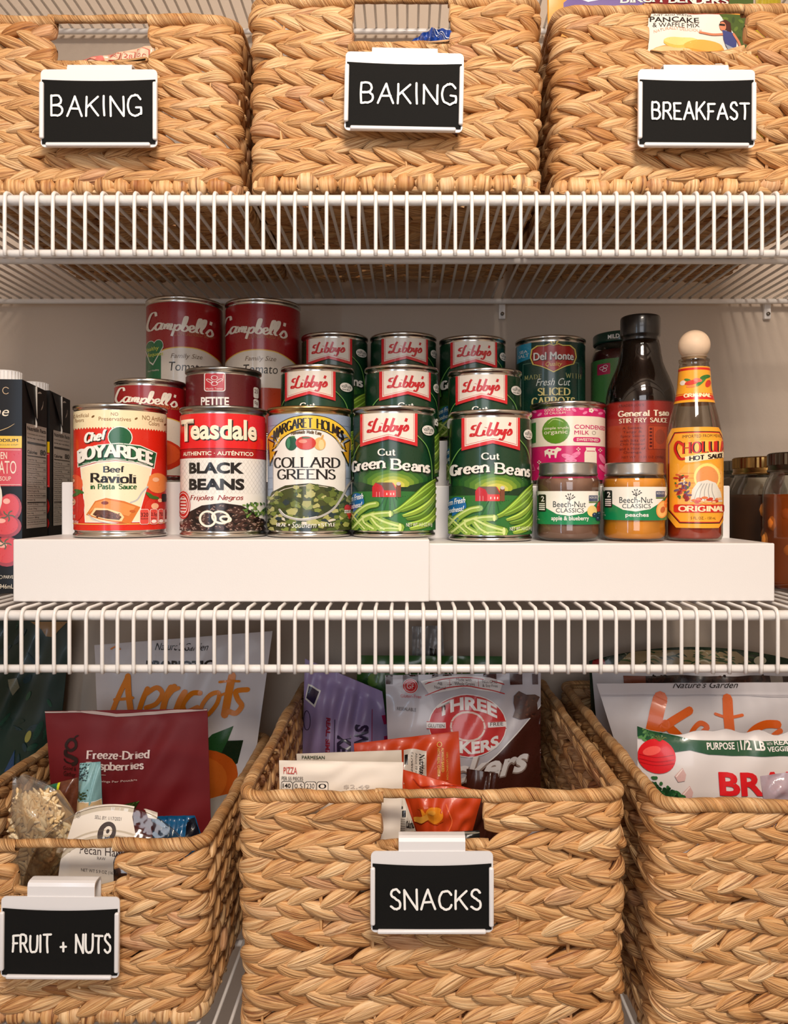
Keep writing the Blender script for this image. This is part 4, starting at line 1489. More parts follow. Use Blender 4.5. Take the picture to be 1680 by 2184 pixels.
def lathe_art(mb, prof, Df, zb, cx, crop, art, Rref):
    D = Df + Rref
    zs = [p[1] for p in prof]
    rs_ = [p[0] for p in prof]

    def rad(z):
        return float(np.interp(z, zs, rs_))

    def surf(x, y, ly):
        z = pz(y, D - rad(pz(y, Df) - zb)) - zb
        r = rad(z)
        Rp = r / math.sqrt(D * D - r * r) * F
        q = max(-.999, min(.999, (x - cx) / Rp))
        a = math.asin(q)
        r += .0003 + ly * .00009
        return (r * math.sin(a), -r * math.cos(a), z)
    Rp = Rref / math.sqrt(D * D - Rref * Rref) * F
    un = (lambda x: math.asin(max(-.999, min(.999, (x - cx) / Rp))), lambda u: cx + Rp * math.sin(u))
    cv = Canvas(mb, surf, crop, gx=4.0, gy=6.0, un=un)

    def band(y0, y1, mat, layer=0):
        z0, z1 = pz(cv.T((0, y1))[1], Df) - zb, pz(cv.T((0, y0))[1], Df) - zb
        n = max(2, int((z1 - z0) / .002))
        mb.lathe([(rad(z0 + (z1 - z0) * k / n) + .0003 + layer * .00009, z0 + (z1 - z0) * k / n) for k in range(n + 1)], mat, 72)
    cv.band = band
    art(cv)


def vessel(name, label, cat, cx, Df, R, zb, prof, fill, film_mat, fill_top, art, crop, lid=None, group=None, labname='label', wall=.0014):
    D = Df + R
    X = px(cx, D)
    root = thing(name, label, cat, (X, D, zb), -math.atan2(X, D), group)
    mb = MB()
    mb.lathe(prof, film_mat, 72)
    mb.lathe([(.0001, prof[0][1] + .0002), (prof[0][0], prof[0][1])], film_mat, 48)
    mb.build('glass', root)
    if fill:
        zs = [p[1] for p in prof]
        rs_ = [p[0] for p in prof]
        n = 24
        z0 = prof[0][1] + .002
        pr = [(.0001, z0)] + [(float(np.interp(z0 + (fill_top - z0) * k / n, zs, rs_)) - wall * (1 if k else 2), z0 + (fill_top - z0) * k / n) for k in range(n + 1)] + [(.0001, fill_top)]
        mb = MB()
        mb.lathe(pr, fill, 72)
        mb.build('contents', root)
    if lid:
        lid(root)
    if art:
        mb = MB()
        lathe_art(mb, prof, Df, zb, cx, crop, art, R)
        mb.build(labname, root)
    return root


def baby_prof():
    return [(.020, 0), (.0245, .0008), (.0268, .004), (.0274, .008), (.0270, .013), (.0268, .036), (.0273, .043), (.0276, .048), (.0268, .053), (.0248, .0565), (.0238, .058), (.0238, .062)]


def baby_lid(root):
    mb = MB()
    mb.lathe([(.0238, .0560), (.0252, .0562), (.0256, .0575), (.0250, .0590), (.0250, .0655), (.0246, .0668), (.0235, .0672), (.0215, .0668), (.0001, .0664)], M((170, 168, 164), .3, metal=.9), 72)
    mb.build('metal_lid', root)


def art_baby(kind):
    def art(c):
        dx, dy = (0, 0) if kind == 'apple' else (404, -26)

        def q(b):
            return tuple(v + (dx if i % 2 == 0 else dy) for i, v in enumerate(b))
        gr, cr = P_((14, 128, 74)), P_((240, 236, 224))
        c.band(1160 + dy, 1364 + dy, gr)
        c.poly([q((x, y)) for x, y in ((150, 1160), (545, 1160), (545, 1190), (480, 1262), (430, 1296), (350, 1310), (280, 1300), (215, 1262), (165, 1180))], cr, 1)
        c.rrect(*q((172, 1180, 219, 1286)), 8, INK, 3)
        c.text('2', q((190, 1190, 210, 1224)), PAPER, 4, bold=.02)
        for k in range(4):
            c.rect(*q((178, 1234 + k * 12, 213, 1241 + k * 12)), PAPER, 4)
        c.text('Beech-Nut', q((260, 1222, 444, 1258)), P_((40, 56, 60)), 3)
        c.text('CLASSICS', q((276, 1264, 434, 1290)), P_((40, 56, 60)), 3)
        c.stroke([q((352, 1232)), q((354, 1210)), q((352, 1196))], 3, INK, 3)
        for a, b, r in ((334, 1190, 40), (346, 1180, 60), (358, 1178, -70), (372, 1186, -40), (340, 1206, 20), (370, 1204, -20), (380, 1196, 0)):
            c.ell(*q((a, b)), 6, 3, INK, 3, r, n=8)
            c.stroke([q((a, b)), q((354, 1216))], 1.6, INK, 3)
        c.rrect(*q((462, 1186, 514, 1222)), 3, P_((70, 80, 110)), 3)
        c.text('NON GMO', q((466, 1192, 510, 1206)), PAPER, 4); c.rect(*q((462, 1224, 514, 1232)), P_((90, 120, 50)), 3)
        c.text('NET WT', q((155, 1316, 172, 1324)), PAPER, 3); c.text('4 OZ 113g', q((155, 1330, 180, 1340)), PAPER, 3)
        if kind == 'apple':
            c.text('apple & blueberry', q((250, 1312, 462, 1346)), PAPER, 3, bold=.02)
            c.ell(530, 1256, 22, 40, P_((200, 50, 40)), 3, 10); c.ell(480, 1282, 28, 34, P_((238, 210, 130)), 4)
            for x, y in ((495, 1306), (522, 1300), (516, 1328), (538, 1326)):
                c.ell(x, y, 15, 15, P_((34, 44, 74)), 5); c.ell(x - 3, y - 4, 5, 4, P_((110, 124, 160)), 6)
        else:
            c.text('peaches', q((294, 1318, 422, 1350)), PAPER, 3, bold=.02)
            c.ell(*q((500, 1298)), 36, 54, P_((238, 160, 80)), 3, 10); c.ell(*q((500, 1298)), 30, 46, P_((246, 190, 110)), 4, 10); c.ell(*q((500, 1300)), 13, 20, P_((196, 100, 44)), 5, 15)
            c.ell(*q((532, 1250)), 20, 40, P_((236, 120, 60)), 4, 20)
    return art


vessel('baby_food_jar', 'small glass jar of brown puree labelled apple and blueberry', 'jar', 1211, .663, .0274, S1R, baby_prof(), M((134, 94, 74), .5, vary=.06, bscale=120), GLASS, .0535, art_baby('apple'), C5, baby_lid, 'baby food jars')
vessel('baby_food_jar', 'small glass jar of orange puree labelled peaches', 'jar', 1352, .663, .0274, S1R, baby_prof(), M((228, 146, 22), .5, vary=.06, bscale=120), GLASS, .0535, art_baby('peach'), C5, baby_lid, 'baby food jars')


# stir fry sauce bottle
def tso_lid(root):
    mb = MB()
    k = M((14, 13, 13), .3, coat=.5)
    mb.lathe([(.0140, .1420), (.0172, .1425), (.0176, .1440), (.0172, .1460), (.0188, .1475), (.0192, .1490), (.0192, .1650), (.0186, .1668), (.0175, .1674), (.0001, .1672)], k, 72)
    mb.build('screw_cap', root)


def art_tso(c):
    rd, cr, dk = P_((146, 36, 28)), P_((236, 222, 196)), P_((84, 18, 16))
    c.band(606, 1060, rd); c.band(606, 612, dk, 1)
    c.poly([(596, 755), (988, 755), (988, 1040), (596, 1040)], P_((156, 54, 24)), 1)
    c.text("TRADER JOE'S", (662, 628, 804, 648), dk, 2)
    c.word('General', (662, 670, 832, 702), cr, 9, 3, nib=.5, jig=.06, serif=True)
    c.word('Tsao', (856, 668, 938, 700), cr, 9, 3, nib=.5, jig=.06, serif=True)
    c.word('STIR FRY SAUCE', (666, 716, 932, 741), cr, 5, 3, nib=.5)
    for k, t in enumerate(('A Sweet,', 'Tangy &', 'Spicy Sauce', 'with bits of', 'Chili Pepper', 'and a Hint of', 'Orange')):
        w_ = 60 + 11 * len(t) * .6
        c.text(t, (740 - w_ / 2, 766 + k * 25, 740 + w_ / 2, 784 + k * 25), dk, 2)
    c.rect(824, 762, 934, 908, P_((128, 40, 26)), 2); c.rect(828, 766, 930, 904, P_((176, 66, 34)), 3)
    c.rect(852, 772, 855, 904, dk, 4)
    for k in range(6):
        c.rect(834, 776 + k * 21, 848, 788 + k * 21, dk, 4)
    c.ell(892, 830, 28, 46, P_((150, 60, 36)), 4)
    c.text('NET WT. 12.35 OZ (350g)', (680, 946, 912, 964), dk, 2)


tprof = [(.026, 0), (.0315, .001), (.0335, .005), (.0335, .080), (.0330, .088), (.0312, .097), (.0275, .107), (.0240, .115), (.0215, .122), (.0200, .130), (.0190, .138), (.0178, .143), (.0150, .1445), (.0150, .160)]
vessel('sauce_bottle', 'tall dark stir fry sauce bottle with black cap and red label', 'bottle', 1365, .748, .0335, S2R, tprof, M((16, 8, 7), .35), film('dark_sauce_glass', (190, 176, 170), refl=.06), .141, art_tso, C5, tso_lid)


# hot sauce bottle
def chol_lid(root):
    mb = MB()
    k = M((220, 192, 162), .6, vary=.08, bscale=90)
    pr = [(.0001 + .0133 * math.sin(math.pi * i / 18), .1835 - .0133 - .0133 * math.cos(math.pi * i / 18)) for i in range(19)]
    mb.lathe([p for p in pr if p[1] > .158] , k, 64)
    mb.lathe([(.0112, .1604), (.0098, .1590), (.0090, .1575)], k, 48)
    mb.build('wooden_ball_cap', root)


def art_chol(c):
    yl, rd, bk, cr = P_((244, 166, 44)), P_((206, 34, 26)), P_((40, 20, 12)), P_((246, 226, 180))
    oct_ = [(985, 770), (1245, 770), (1282, 830), (1282, 1330), (1245, 1385), (1010, 1385), (944, 1300), (944, 850)]

    def shrink(k):
        return [(1113 + (x - 1113) * k, 1078 + (y - 1078) * (1 - (1 - k) * .55)) for x, y in oct_]
    c.poly(oct_, yl, 0)
    c.poly([(1000, 796), (1250, 796), (1278, 850), (1278, 1305), (1250, 1358), (1030, 1358), (964, 1280), (964, 868)], bk, 1)
    c.poly([(1003, 801), (1248, 801), (1275, 853), (1275, 1302), (1248, 1352), (1032, 1352), (969, 1277), (969, 871)], rd, 2)
    c.poly([(1006, 806), (1246, 806), (1272, 856), (1272, 1299), (1246, 1347), (1035, 1347), (974, 1274), (974, 874)], yl, 3)
    c.text('IMPORTED FROM MEXICO', (1046, 818, 1262, 836), bk, 4, rise=6)
    c.poly([(1010, 930), (1050, 880), (1150, 850), (1262, 850), (1262, 960), (1150, 965), (1070, 990), (1050, 975)], P_((248, 186, 70)), 4)
    for dx, m_, ly, wd in ((3, bk, 5, 12), (0, rd, 6, 10)):
        c.stroke([(1052 + dx, 880), (1020 + dx, 858), (1006 + dx, 900), (1030 + dx, 958), (1056 + dx, 962)], wd + 4, m_, ly)
        c.word('HOLULA', (1052 + dx, 866, 1268 + dx, 930), m_, wd, ly, nib=.5, rise=14, gap=.3)
    c.poly([(1060, 950), (1270, 912), (1268, 955), (1095, 985), (1062, 985)], cr, 6); c.word('HOT SAUCE', (1088, 950, 1262, 974), bk, 8, 7, nib=.6, rise=22)
    # kitchen scene: arch, shawl-draped table, peppers
    c.poly([(1020, 1240), (1020, 1050), (1060, 1000), (1200, 985), (1262, 1040), (1262, 1240)], P_((246, 178, 84)), 4)
    c.ell(1180, 1075, 72, 84, P_((250, 222, 120)), 5); c.ell(1180, 1080, 60, 72, P_((232, 150, 84)), 6)
    for k in range(6):
        c.rect(1030, 1050 + k * 30, 1255, 1053 + k * 30, P_((216, 120, 60)), 5)
    c.poly([(1090, 1225), (1100, 1150), (1130, 1105), (1180, 1092), (1225, 1110), (1252, 1165), (1262, 1225)], P_((226, 220, 206)), 7)
    for k in range(5):
        c.stroke([(1110 + k * 28, 1215), (1125 + k * 20, 1160), (1150 + k * 14, 1115)], 4, P_((170, 166, 160)), 8)
    rs = random.Random(4)
    for _ in range(46):
        c.ell(rs.gauss(1048, 20), rs.uniform(1060, 1215), rs.uniform(8, 18), rs.uniform(5, 9), P_(rs.choice([(190, 40, 30), (60, 110, 50), (214, 90, 50), (110, 80, 110), (230, 220, 190), (150, 30, 30)])), 8, rs.uniform(0, 180), n=8)
    for _ in range(16):
        c.ell(rs.uniform(1100, 1250), rs.uniform(1196, 1228), rs.uniform(10, 20), 8, P_(rs.choice([(200, 60, 40), (220, 120, 70), (236, 180, 120)])), 9, 0, n=10)
    c.rrect(1000, 1242, 1274, 1290, 12, rd, 8); c.word('ORIGINAL', (1030, 1252, 1264, 1282), cr, 10, 9, nib=.6)
    c.text('5 FL. OZ. - 150 mL', (1092, 1316, 1226, 1332), bk, 5)


def art_chol_neck(c):
    yl, rd, cr = P_((244, 166, 44)), P_((206, 34, 26)), P_((246, 226, 180))
    c.band(388, 612, yl); c.band(396, 410, rd, 1); c.band(566, 596, rd, 1); c.band(556, 560, rd, 1)
    c.word('ORIGINAL', (1056, 566, 1202, 586), cr, 7, 2, nib=.6)
    for x, y, rx, ry, k, r in ((1098, 498, 40, 14, (214, 60, 40), -10), (1130, 486, 24, 12, (226, 110, 90), 10), (1048, 496, 16, 15, (240, 226, 210), 0), (1150, 490, 44, 14, (60, 130, 50), -50), (1170, 466, 30, 12, (50, 110, 44), -20), (1186, 505, 14, 24, (206, 50, 40), 20), (1075, 482, 20, 8, (70, 130, 60), 20), (1092, 522, 26, 8, (230, 130, 70), 0)):
        c.ell(x, y, rx, ry, P_(k), 2, r)


cprof = [(.0180, 0), (.0222, .0008), (.0234, .004), (.0234, .078), (.0230, .088), (.0218, .098), (.0198, .108), (.0172, .118), (.0152, .126), (.0140, .134), (.0132, .145), (.0126, .152), (.0120, .1545), (.0128, .1555), (.0130, .1575), (.0108, .1585), (.0104, .1600)]
ch = vessel('hot_sauce_bottle', 'hot sauce bottle with a wooden ball cap and yellow label', 'bottle', 1480, .666, .0234, S1R, cprof, M((196, 62, 16), .4, vary=.08), film('hot_sauce_glass', (238, 232, 220), refl=.07), .066, art_chol, C5, chol_lid)
mb = MB()
lathe_art(mb, cprof, .666, S1R, 1480, C5, art_chol_neck, .0234)
mb.build('neck_label', ch)


# salsa jar
def salsa_lid(root):
    mb = MB()
    k = M((16, 52, 40), .35, coat=.4)
    mb.lathe([(.0335, .1075), (.0345, .1078), (.0348, .109), (.0348, .1170), (.0340, .1185), (.032, .1190), (.030, .1184), (.0001, .1184)], k, 72)
    cv = Canvas(mb, lambda x, y, ly: ((.0349 + ly * .0001) * math.sin(x), -(.0349 + ly * .0001) * math.cos(x), y), (0, 0, 1))
    for k0 in (-.55, .9):
        vs, fs = text_mesh('MILD', .02)
        mb.add([(cv.surf(k0 + v[0] * .17, .1105 + v[1] * .0062, 1)) for v in vs], fs, PAPER)
    mb.build('screw_lid', root)


def art_salsa(c):
    g = P_((70, 124, 64))
    c.band(345, 900, g)
    c.rrect(532, 372, 608, 440, 6, P_((180, 40, 80)), 1)
    for x, y in ((560, 400), (580, 392), (575, 412)):
        c.stroke([(x + 13 * math.cos(a * .7), y + 9 * math.sin(a * .7)) for a in range(10)], 3, PAPER, 2)


sprof = [(.028, 0), (.034, .001), (.0365, .005), (.0368, .010), (.0368, .090), (.0360, .096), (.0335, .102), (.0325, .105), (.0325, .112)]
vessel('salsa_jar', 'dark red salsa jar with a green lid behind the stir fry bottle', 'jar', 1333, .834, .0368, S3R, sprof, M((70, 14, 14), .4, vary=.2), GLASS, .100, art_salsa, C5, salsa_lid)


# mason jars at the right
def mason(label, cx, Df, fill, lidmat):
    prof = [(.030, 0), (.0365, .0008), (.0398, .005), (.0402, .012), (.0400, .085), (.0392, .093), (.0365, .101), (.0335, .107), (.0328, .110), (.0328, .120)]

    def lid(root):
        mb = MB()
        pr = [(.0352, .1085), (.0358, .1092), (.0358, .1105), (.0350, .1112), (.0350, .1228)]
        mb.lathe(pr, lidmat, 96)
        # knurled edge
        n = 96
        vs, fs = [], []
        for i in range(n):
            for r, z in ((.0350 + (.0007 if i % 2 else 0), .1150), (.0350 + (.0007 if i % 2 else 0), .1250), (.0340, .1262)):
                a = 2 * math.pi * i / n
                vs.append((r * math.cos(a), r * math.sin(a), z))
        for i in range(n):
            j = (i + 1) % n
            fs += [(3 * i, 3 * j, 3 * j + 1, 3 * i + 1), (3 * i + 1, 3 * j + 1, 3 * j + 2, 3 * i + 2)]
        mb.add(vs, fs, lidmat)
        mb.lathe([(.0340, .1262), (.0310, .1264), (.0305, .1256), (.0001, .1256)], lidmat, 64)
        mb.build('threaded_lid', root)
    root = vessel('mason_jar', label, 'jar', cx, Df, .0402, T2 + .0005, prof, fill, GLASS, .088, None, C5, lid, 'mason jars at the right end')
    return root


mj = mason('mason jar of amber peach slices with silver lid, cut by the right edge', 1725, .690, M((150, 70, 18), .3, vary=.35, bscale=28), M((120, 112, 96), .3, metal=1))
mb = MB()
rs = random.Random(2)
for k in range(34):
    a, zz = rs.uniform(0, 6.28), rs.uniform(.012, .078)
    mb.ball((.0325 * math.cos(a), .0325 * math.sin(a), zz), (.010, .0068, .010), M(rs.choice([(214, 116, 34), (190, 90, 24), (224, 140, 60)]), .35), 10, 6, rs.uniform(0, 3))
mb.build('peach_slices', mj)
mason('mason jar with a gold lid, middle one of the three at the right', 1640, .775, M((86, 52, 30), .5, vary=.2, bscale=60), M((176, 140, 84), .25, metal=1))
mason('mason jar with a silver lid, furthest back at the right end', 1598, .862, M((110, 70, 52), .5, vary=.2, bscale=60), M((150, 148, 140), .25, metal=1))


# soup cartons at the left
def carton(label, X, Y, rz, crop_x):
    root = thing('soup_carton', label, 'carton', (X, Y, T2 + .0004), rz, 'black soup cartons')
    W_, Dp, H_ = .095, .0635, .190
    bk = M((12, 10, 11), .5, coat=.08, spec=.3)
    mb = MB()
    # body with folded slanting shoulders, front right corner at the origin
    vs = [(-W_, 0, 0), (0, 0, 0), (0, Dp, 0), (-W_, Dp, 0), (-W_, 0, H_), (0, 0, H_), (-.001, Dp, H_ - .002), (-W_, Dp, H_ - .002)]
    mb.add(vs, [(0, 3, 2, 1), (0, 1, 5, 4), (1, 2, 6, 5), (2, 3, 7, 6), (3, 0, 4, 7), (4, 5, 6, 7)], bk)
    mb.add([(0.0004, .006, H_ - .001), (0.0004, Dp - .006, H_ - .003), (.0018, Dp / 2, H_ - .036), (0.0002, Dp / 2, H_ - .0015)], [(0, 2, 3), (2, 1, 3)], bk)
    mb.box(.0004, .0016, Dp / 2 - .0008, Dp / 2 + .0006, H_ - .040, H_ - .002, M((200, 196, 188), .5))
    mb.build('carton_body', root)
    mb = MB()
    mb.lathe([(.0145, 0), (.0145, .002), (.0135, .0025), (.0132, .0115), (.0125, .0125), (.0001, .0125)], WHITE_PLASTIC, 48, c=(-.026, Dp / 2, H_ - .001))
    for k in range(28):
        a = k * 2 * math.pi / 28
        mb.box(-.026 + .0134 * math.cos(a) - .0005, -.026 + .0134 * math.cos(a) + .0005, Dp / 2 + .0134 * math.sin(a) - .0005, Dp / 2 + .0134 * math.sin(a) + .0005, H_ + .002, H_ + .0105, WHITE_PLASTIC)
    mb.build('screw_cap', root)
    # front print; crop 0,780 scale 4.045: front right edge at 195, top 135, bottom 1980
    mb = MB()

    def fsurf(x, y, ly):
        return ((x - 192) / (4.045 * F) * .70, -.0003 - ly * .0001, H_ - (y - 135) / (1980 - 135) * H_)
    c = Canvas(mb, fsurf, (0, 0, 1))
    wh, rd, yl = P_((226, 214, 190)), P_((200, 40, 44)), P_((226, 184, 24))
    c.stroke([(82 + 0, 215), (62, 205), (42, 212), (34, 234), (44, 256), (64, 262), (80, 254)], 6, P_((190, 160, 120)), 1)
    c.text('Imagine', (-330, 372, 86, 480), wh, 1, slant=.25)
    c.stroke([(-300, 575), (-60, 590), (60, 560), (132, 518)], 6, P_((190, 160, 100)), 1, taper=.5)
    c.rect(-230 * 2, 624, 192, 728, yl, 1)
    c.text('LOW SODIUM', (-170, 648, 160, 676), INK, 2, bold=.03); c.text('LESS THAN OUR REGULAR SOUP*', (-170, 692, 164, 708), P_((120, 90, 10)), 2)
    c.rect(-460, 732, 192, 1056, rd, 1); c.rect(-440, 742, 182, 746, wh, 2); c.rect(-440, 1042, 182, 1046, wh, 2)
    c.text('GARDEN', (-110, 762, 70, 824), wh, 2, bold=.01); c.text('TOMATO', (-150, 838, 146, 950), wh, 2); c.text('CREAMY SOUP', (-140, 972, 102, 1010), wh, 2)
    for x, y, rx, ry in ((96, 1240, 96, 120), (-90, 1320, 110, 120), (60, 1400, 130, 100), (70, 1620, 130, 130), (-120, 1600, 120, 130)):
        c.ell(x, y, rx, ry, P_((156, 22, 20)), 2); c.ell(x - 6, y - 10, rx * .84, ry * .84, P_((206, 42, 36)), 3); c.ell(x - rx * .3, y - ry * .45, rx * .3, ry * .2, P_((244, 170, 150)), 4)
    for x, y in ((80, 1310), (50, 1550), (-100, 1280)):
        for a in range(5):
            c.stroke([(x, y), (x + 34 * math.cos(a * 1.26), y + 30 * math.sin(a * 1.26)), (x + 62 * math.cos(a * 1.26 + .3), y + 52 * math.sin(a * 1.26 + .3))], 12, P_((70, 80, 36)), 5, taper=.5)
    c.ell(-80, 1150, 112, 190, P_((220, 212, 196)), 5)
    c.text('PARVE', (44, 1824, 122, 1852), wh, 6); c.stroke([(20 + 14 * math.cos(a * .63), 1838 + 14 * math.sin(a * .63)) for a in range(11)], 3, wh, 6)
    c.text('32 FL OZ (1 QT) 946mL', (-300, 1900, 124, 1950), wh, 6)
    mb.build('front_print', root)
    # side print
    mb = MB()

    def ssurf(x, y, ly):
        return (.0003 + ly * .0001 + .0, x * Dp, H_ * (1 - y))
    c = Canvas(mb, ssurf, (0, 0, 1))
    c.sc = 1.0
    pale = P_((190, 180, 168))
    c.rect(.14, .20, .93, .70, pale, 1)

    def st(t, x0, x1, y0, y1, m_=INK, b=0.0):
        vs, fs = text_mesh(t, b)
        xa, xb = min(v[0] for v in vs), max(v[0] for v in vs)
        ya, yb = min(v[1] for v in vs), max(v[1] for v in vs)
        mb.add([ssurf(x0 + (x1 - x0) * (v[0] - xa) / (xb - xa), y1 + (y0 - y1) * (v[1] - ya) / (yb - ya), 2) for v in vs], fs, m_)
    st('Nutrition Facts', .17, .90, .212, .232, INK, .03)
    st('4 servings per container', .17, .88, .243, .252); st('Serving size 1 cup (240mL)', .17, .88, .262, .272, INK, .02)
    c.rect(.17, .285, .90, .296, INK, 2)
    st('Calories', .17, .55, .325, .342, INK, .03); st('80', .66, .90, .315, .343, INK, .05)
    c.rect(.17, .350, .90, .355, INK, 2)
    rows_ = ['Total Fat 1g', 'Saturated Fat 0g', 'Trans Fat 0g', 'Cholesterol 5mg', 'Sodium 290mg', 'Total Carbohydrate 17g', 'Dietary Fiber 2g', 'Total Sugars 9g', 'Includes 4g Added Sugars', 'Protein 2g', 'Vitamin D 0mcg', 'Calcium 30mg', 'Iron 1mg', 'Potassium 380mg', 'The % Daily Value tells you how much']
    for i, t in enumerate(rows_):
        y = .366 + i * .0215
        st(t, .17, .17 + .030 * len(t) if len(t) < 24 else .88, y, y + .010)
        c.rect(.17, y + .0145, .90, y + .0158, INK, 2)
        if i % 2 == 0 and i < 14:
            st('%d%%' % (i * 2), .80, .90, y, y + .010)
    c.rect(.17, .366 + 9 * .0215 + .014, .90, .366 + 9 * .0215 + .020, INK, 2)
    ring = [(.66 + .13 * math.cos(a * .35), .075 + .04 * math.sin(a * .35)) for a in range(19)]
    c.stroke(ring, .012, pale, 2)
    c.ell(.66, .075, .07, .022, pale, 2)
    mb.build('side_print', root)
    return root


carton('black soup carton nearest the front, at the left edge', px(47, .70), .700, math.radians(5.5), 0)
carton('black soup carton standing behind the other one', px(106, .772), .772, math.radians(5.5), 0)

# ---------------------------------------------------------------- bags and packets
CA, CB, CC, CD = (0, 1280, 2.4161), (560, 1280, 2.0488), (1180, 1280, 2.416), (0, 1500, 3.6522)
CF, CG, CH = (840, 0, 2.0), (0, 0, 2.0), (760, 1660, 4.941)


def bag(name, label, cat, d, quad, T, mat, art=None, crop=None, seal=.05, wr=.0012, lean=0.0, seed=1, top=None, group=None, nu=44, nv=44, back=.7, gx=6, seal_mat=None):
    """a filled pouch: quad = TL, TR, BR, BL; stands at real depth d, front bulging towards the room"""
    rs = random.Random(seed)
    TL, TR, BR, BL = quad
    wv = [(rs.uniform(3, 16), rs.uniform(2, 12), rs.uniform(0, 6.28), rs.uniform(.4, 1)) for _ in range(7)]
    mb = MB()

    def bulge(u, v):
        uu, vv = min(1, max(0, u)), min(1, max(0, v))
        e = 1 - abs(2 * uu - 1) ** 2.6
        pv = 0 if vv < seal else min(1, ((vv - seal) / .4)) ** .6
        b = T * e * pv
        k = sum(a * math.sin(p * u * 2 + q * v * 2.2 + f + 1.5 * math.sin(q * u)) for p, q, f, a in wv)
        return b + wr * k * (.25 + .75 * e) * (.35 if vv < seal else 1)

    tops = top or (lambda u: 0.0)

    def pos(x, y, off=0.0, side=1):
        # solve u, v from picture-plane outline
        v = .5
        for _ in range(4):
            l = TL[0] + (BL[0] - TL[0]) * v
            r = TR[0] + (BR[0] - TR[0]) * v
            u = (x - l) / (r - l)
            yt = TL[1] + (TR[1] - TL[1]) * u + tops(min(1, max(0, u)))
            yb = BL[1] + (BR[1] - BL[1]) * u
            v = (y - yt) / (yb - yt)
        return u, v

    def P(u, v, off=0.0, side=1):
        l = TL[0] + (BL[0] - TL[0]) * v
        r = TR[0] + (BR[0] - TR[0]) * v
        x = l + (r - l) * u
        yt = TL[1] + (TR[1] - TL[1]) * u + tops(min(1, max(0, u)))
        yb = BL[1] + (BR[1] - BL[1]) * u
        y = yt + (yb - yt) * v
        b = bulge(u, v)
        dy = -b - off if side > 0 else abs(b) * back + .0006
        return (px(x, d), d + dy + lean * (1 - v), pz(y, d))
    for sd in (1, -1):
        vs = [P(i / nu, j / nv, 0, sd) for j in range(nv + 1) for i in range(nu + 1)]
        fs = []
        for j in range(nv):
            for i in range(nu):
                q = (j * (nu + 1) + i, (j + 1) * (nu + 1) + i, (j + 1) * (nu + 1) + i + 1, j * (nu + 1) + i + 1)
                fs.append(q if sd > 0 else q[::-1])
        mb.add(vs, fs, mat, True)
    # close the bottom
    n = nu + 1
    vs = [P(i / nu, 1, 0, 1) for i in range(n)] + [P(i / nu, 1, 0, -1) for i in range(n)]
    mb.add(vs, [(i, n + i, n + i + 1, i + 1) for i in range(nu)], mat, True)
    zb = min(v[2] for v in mb.v)
    xc = sum(v[0] for v in mb.v) / len(mb.v)
    if art:
        def surf(x, y, ly):
            u, v = pos(x, y)
            u, v = min(1, max(0, u)), min(1, max(0, v))
            return P(u, v, .0005 + ly * .00018)
        c = Canvas(mb, surf, crop, gx=gx, gy=gx)
        art(c)
    mb.v = [(x - xc, y - d, z - zb) for x, y, z in mb.v]
    o = mb.build(name)
    o.location = (xc, d, zb)
    tag(o, label, cat, group)
    return o


def vtext(c, t, box, mat, layer=2, bold=0.0):
    """lettering that reads downwards"""
    vs, fs = text_mesh(t, bold)
    xa, xb = min(v[0] for v in vs), max(v[0] for v in vs)
    ya, yb = min(v[1] for v in vs), max(v[1] for v in vs)
    (x0, y0), (x1, y1) = c.T(box[:2]), c.T(box[2:])
    c.emit([(x0 + (x1 - x0) * (b - ya) / (yb - ya), y0 + (y1 - y0) * (a - xa) / (xb - xa)) for a, b in vs], fs, mat, layer)


def F_(c, r=.3, coat=.35, vary=0.0):
    return M(c, r, coat=coat, vary=vary)


SILK = F_((210, 206, 208), .42, .12)


# ---- lower left basket
def art_apr(c):
    og, gn = P_((226, 130, 20)), P_((34, 84, 40))
    c.text("Nature's Garden", (800, 218, 1076, 256), INK, 2, slant=.35)
    c.text('PROBIOTIC', (762, 305, 1104, 352), INK, 2, bold=.04)
    A = [([(592, 560), (625, 480), (668, 388)], 26), ([(668, 388), (676, 470), (690, 560)], 34), ([(600, 505), (650, 500), (700, 492)], 15),
         ([(775, 445), (745, 520), (715, 640)], 26), ([(770, 470), (820, 440), (850, 470), (820, 520), (770, 540)], 24),
         ([(895, 440), (870, 490), (855, 560)], 34), ([(878, 490), (905, 455), (935, 440)], 20),
         ([(968, 460), (945, 500), (925, 560)], 30), ([(1040, 470), (1000, 470), (960, 520), (975, 560), (1030, 540)], 26),
         ([(1140, 465), (1090, 480), (1050, 540), (1080, 575), (1130, 520), (1140, 465)], 22), ([(1140, 480), (1180, 465)], 14),
         ([(1205, 380), (1190, 460), (1170, 575)], 38), ([(1140, 412), (1190, 406), (1240, 410)], 12),
         ([(1280, 455), (1225, 460), (1232, 500), (1252, 535), (1225, 570), (1190, 560)], 26)]
    for p, wd in A:
        c.stroke(p, wd, og, 3)
    c.ell(912, 433, 15, 13, og, 3)
    c.poly([(430, 465), (470, 520), (510, 580), (460, 580)], P_((110, 24, 30)), 3)
    c.poly([(1075, 690), (1260, 712), (1230, 830), (1180, 850), (1075, 830)], P_((20, 44, 26)), 2)
    c.poly([(1050, 730), (1110, 670), (1215, 632), (1190, 700), (1150, 780), (1100, 790)], gn, 3)
    c.ell(1090, 885, 142, 140, P_((200, 90, 24)), 4); c.ell(1070, 900, 110, 120, P_((216, 110, 36)), 5)
    c.poly([(1060, 1000), (1200, 980), (1190, 1200), (1060, 1200)], P_((190, 184, 176)), 5)
    c.stroke([(575, 250), (600, 238), (620, 252)], 8, og, 3)


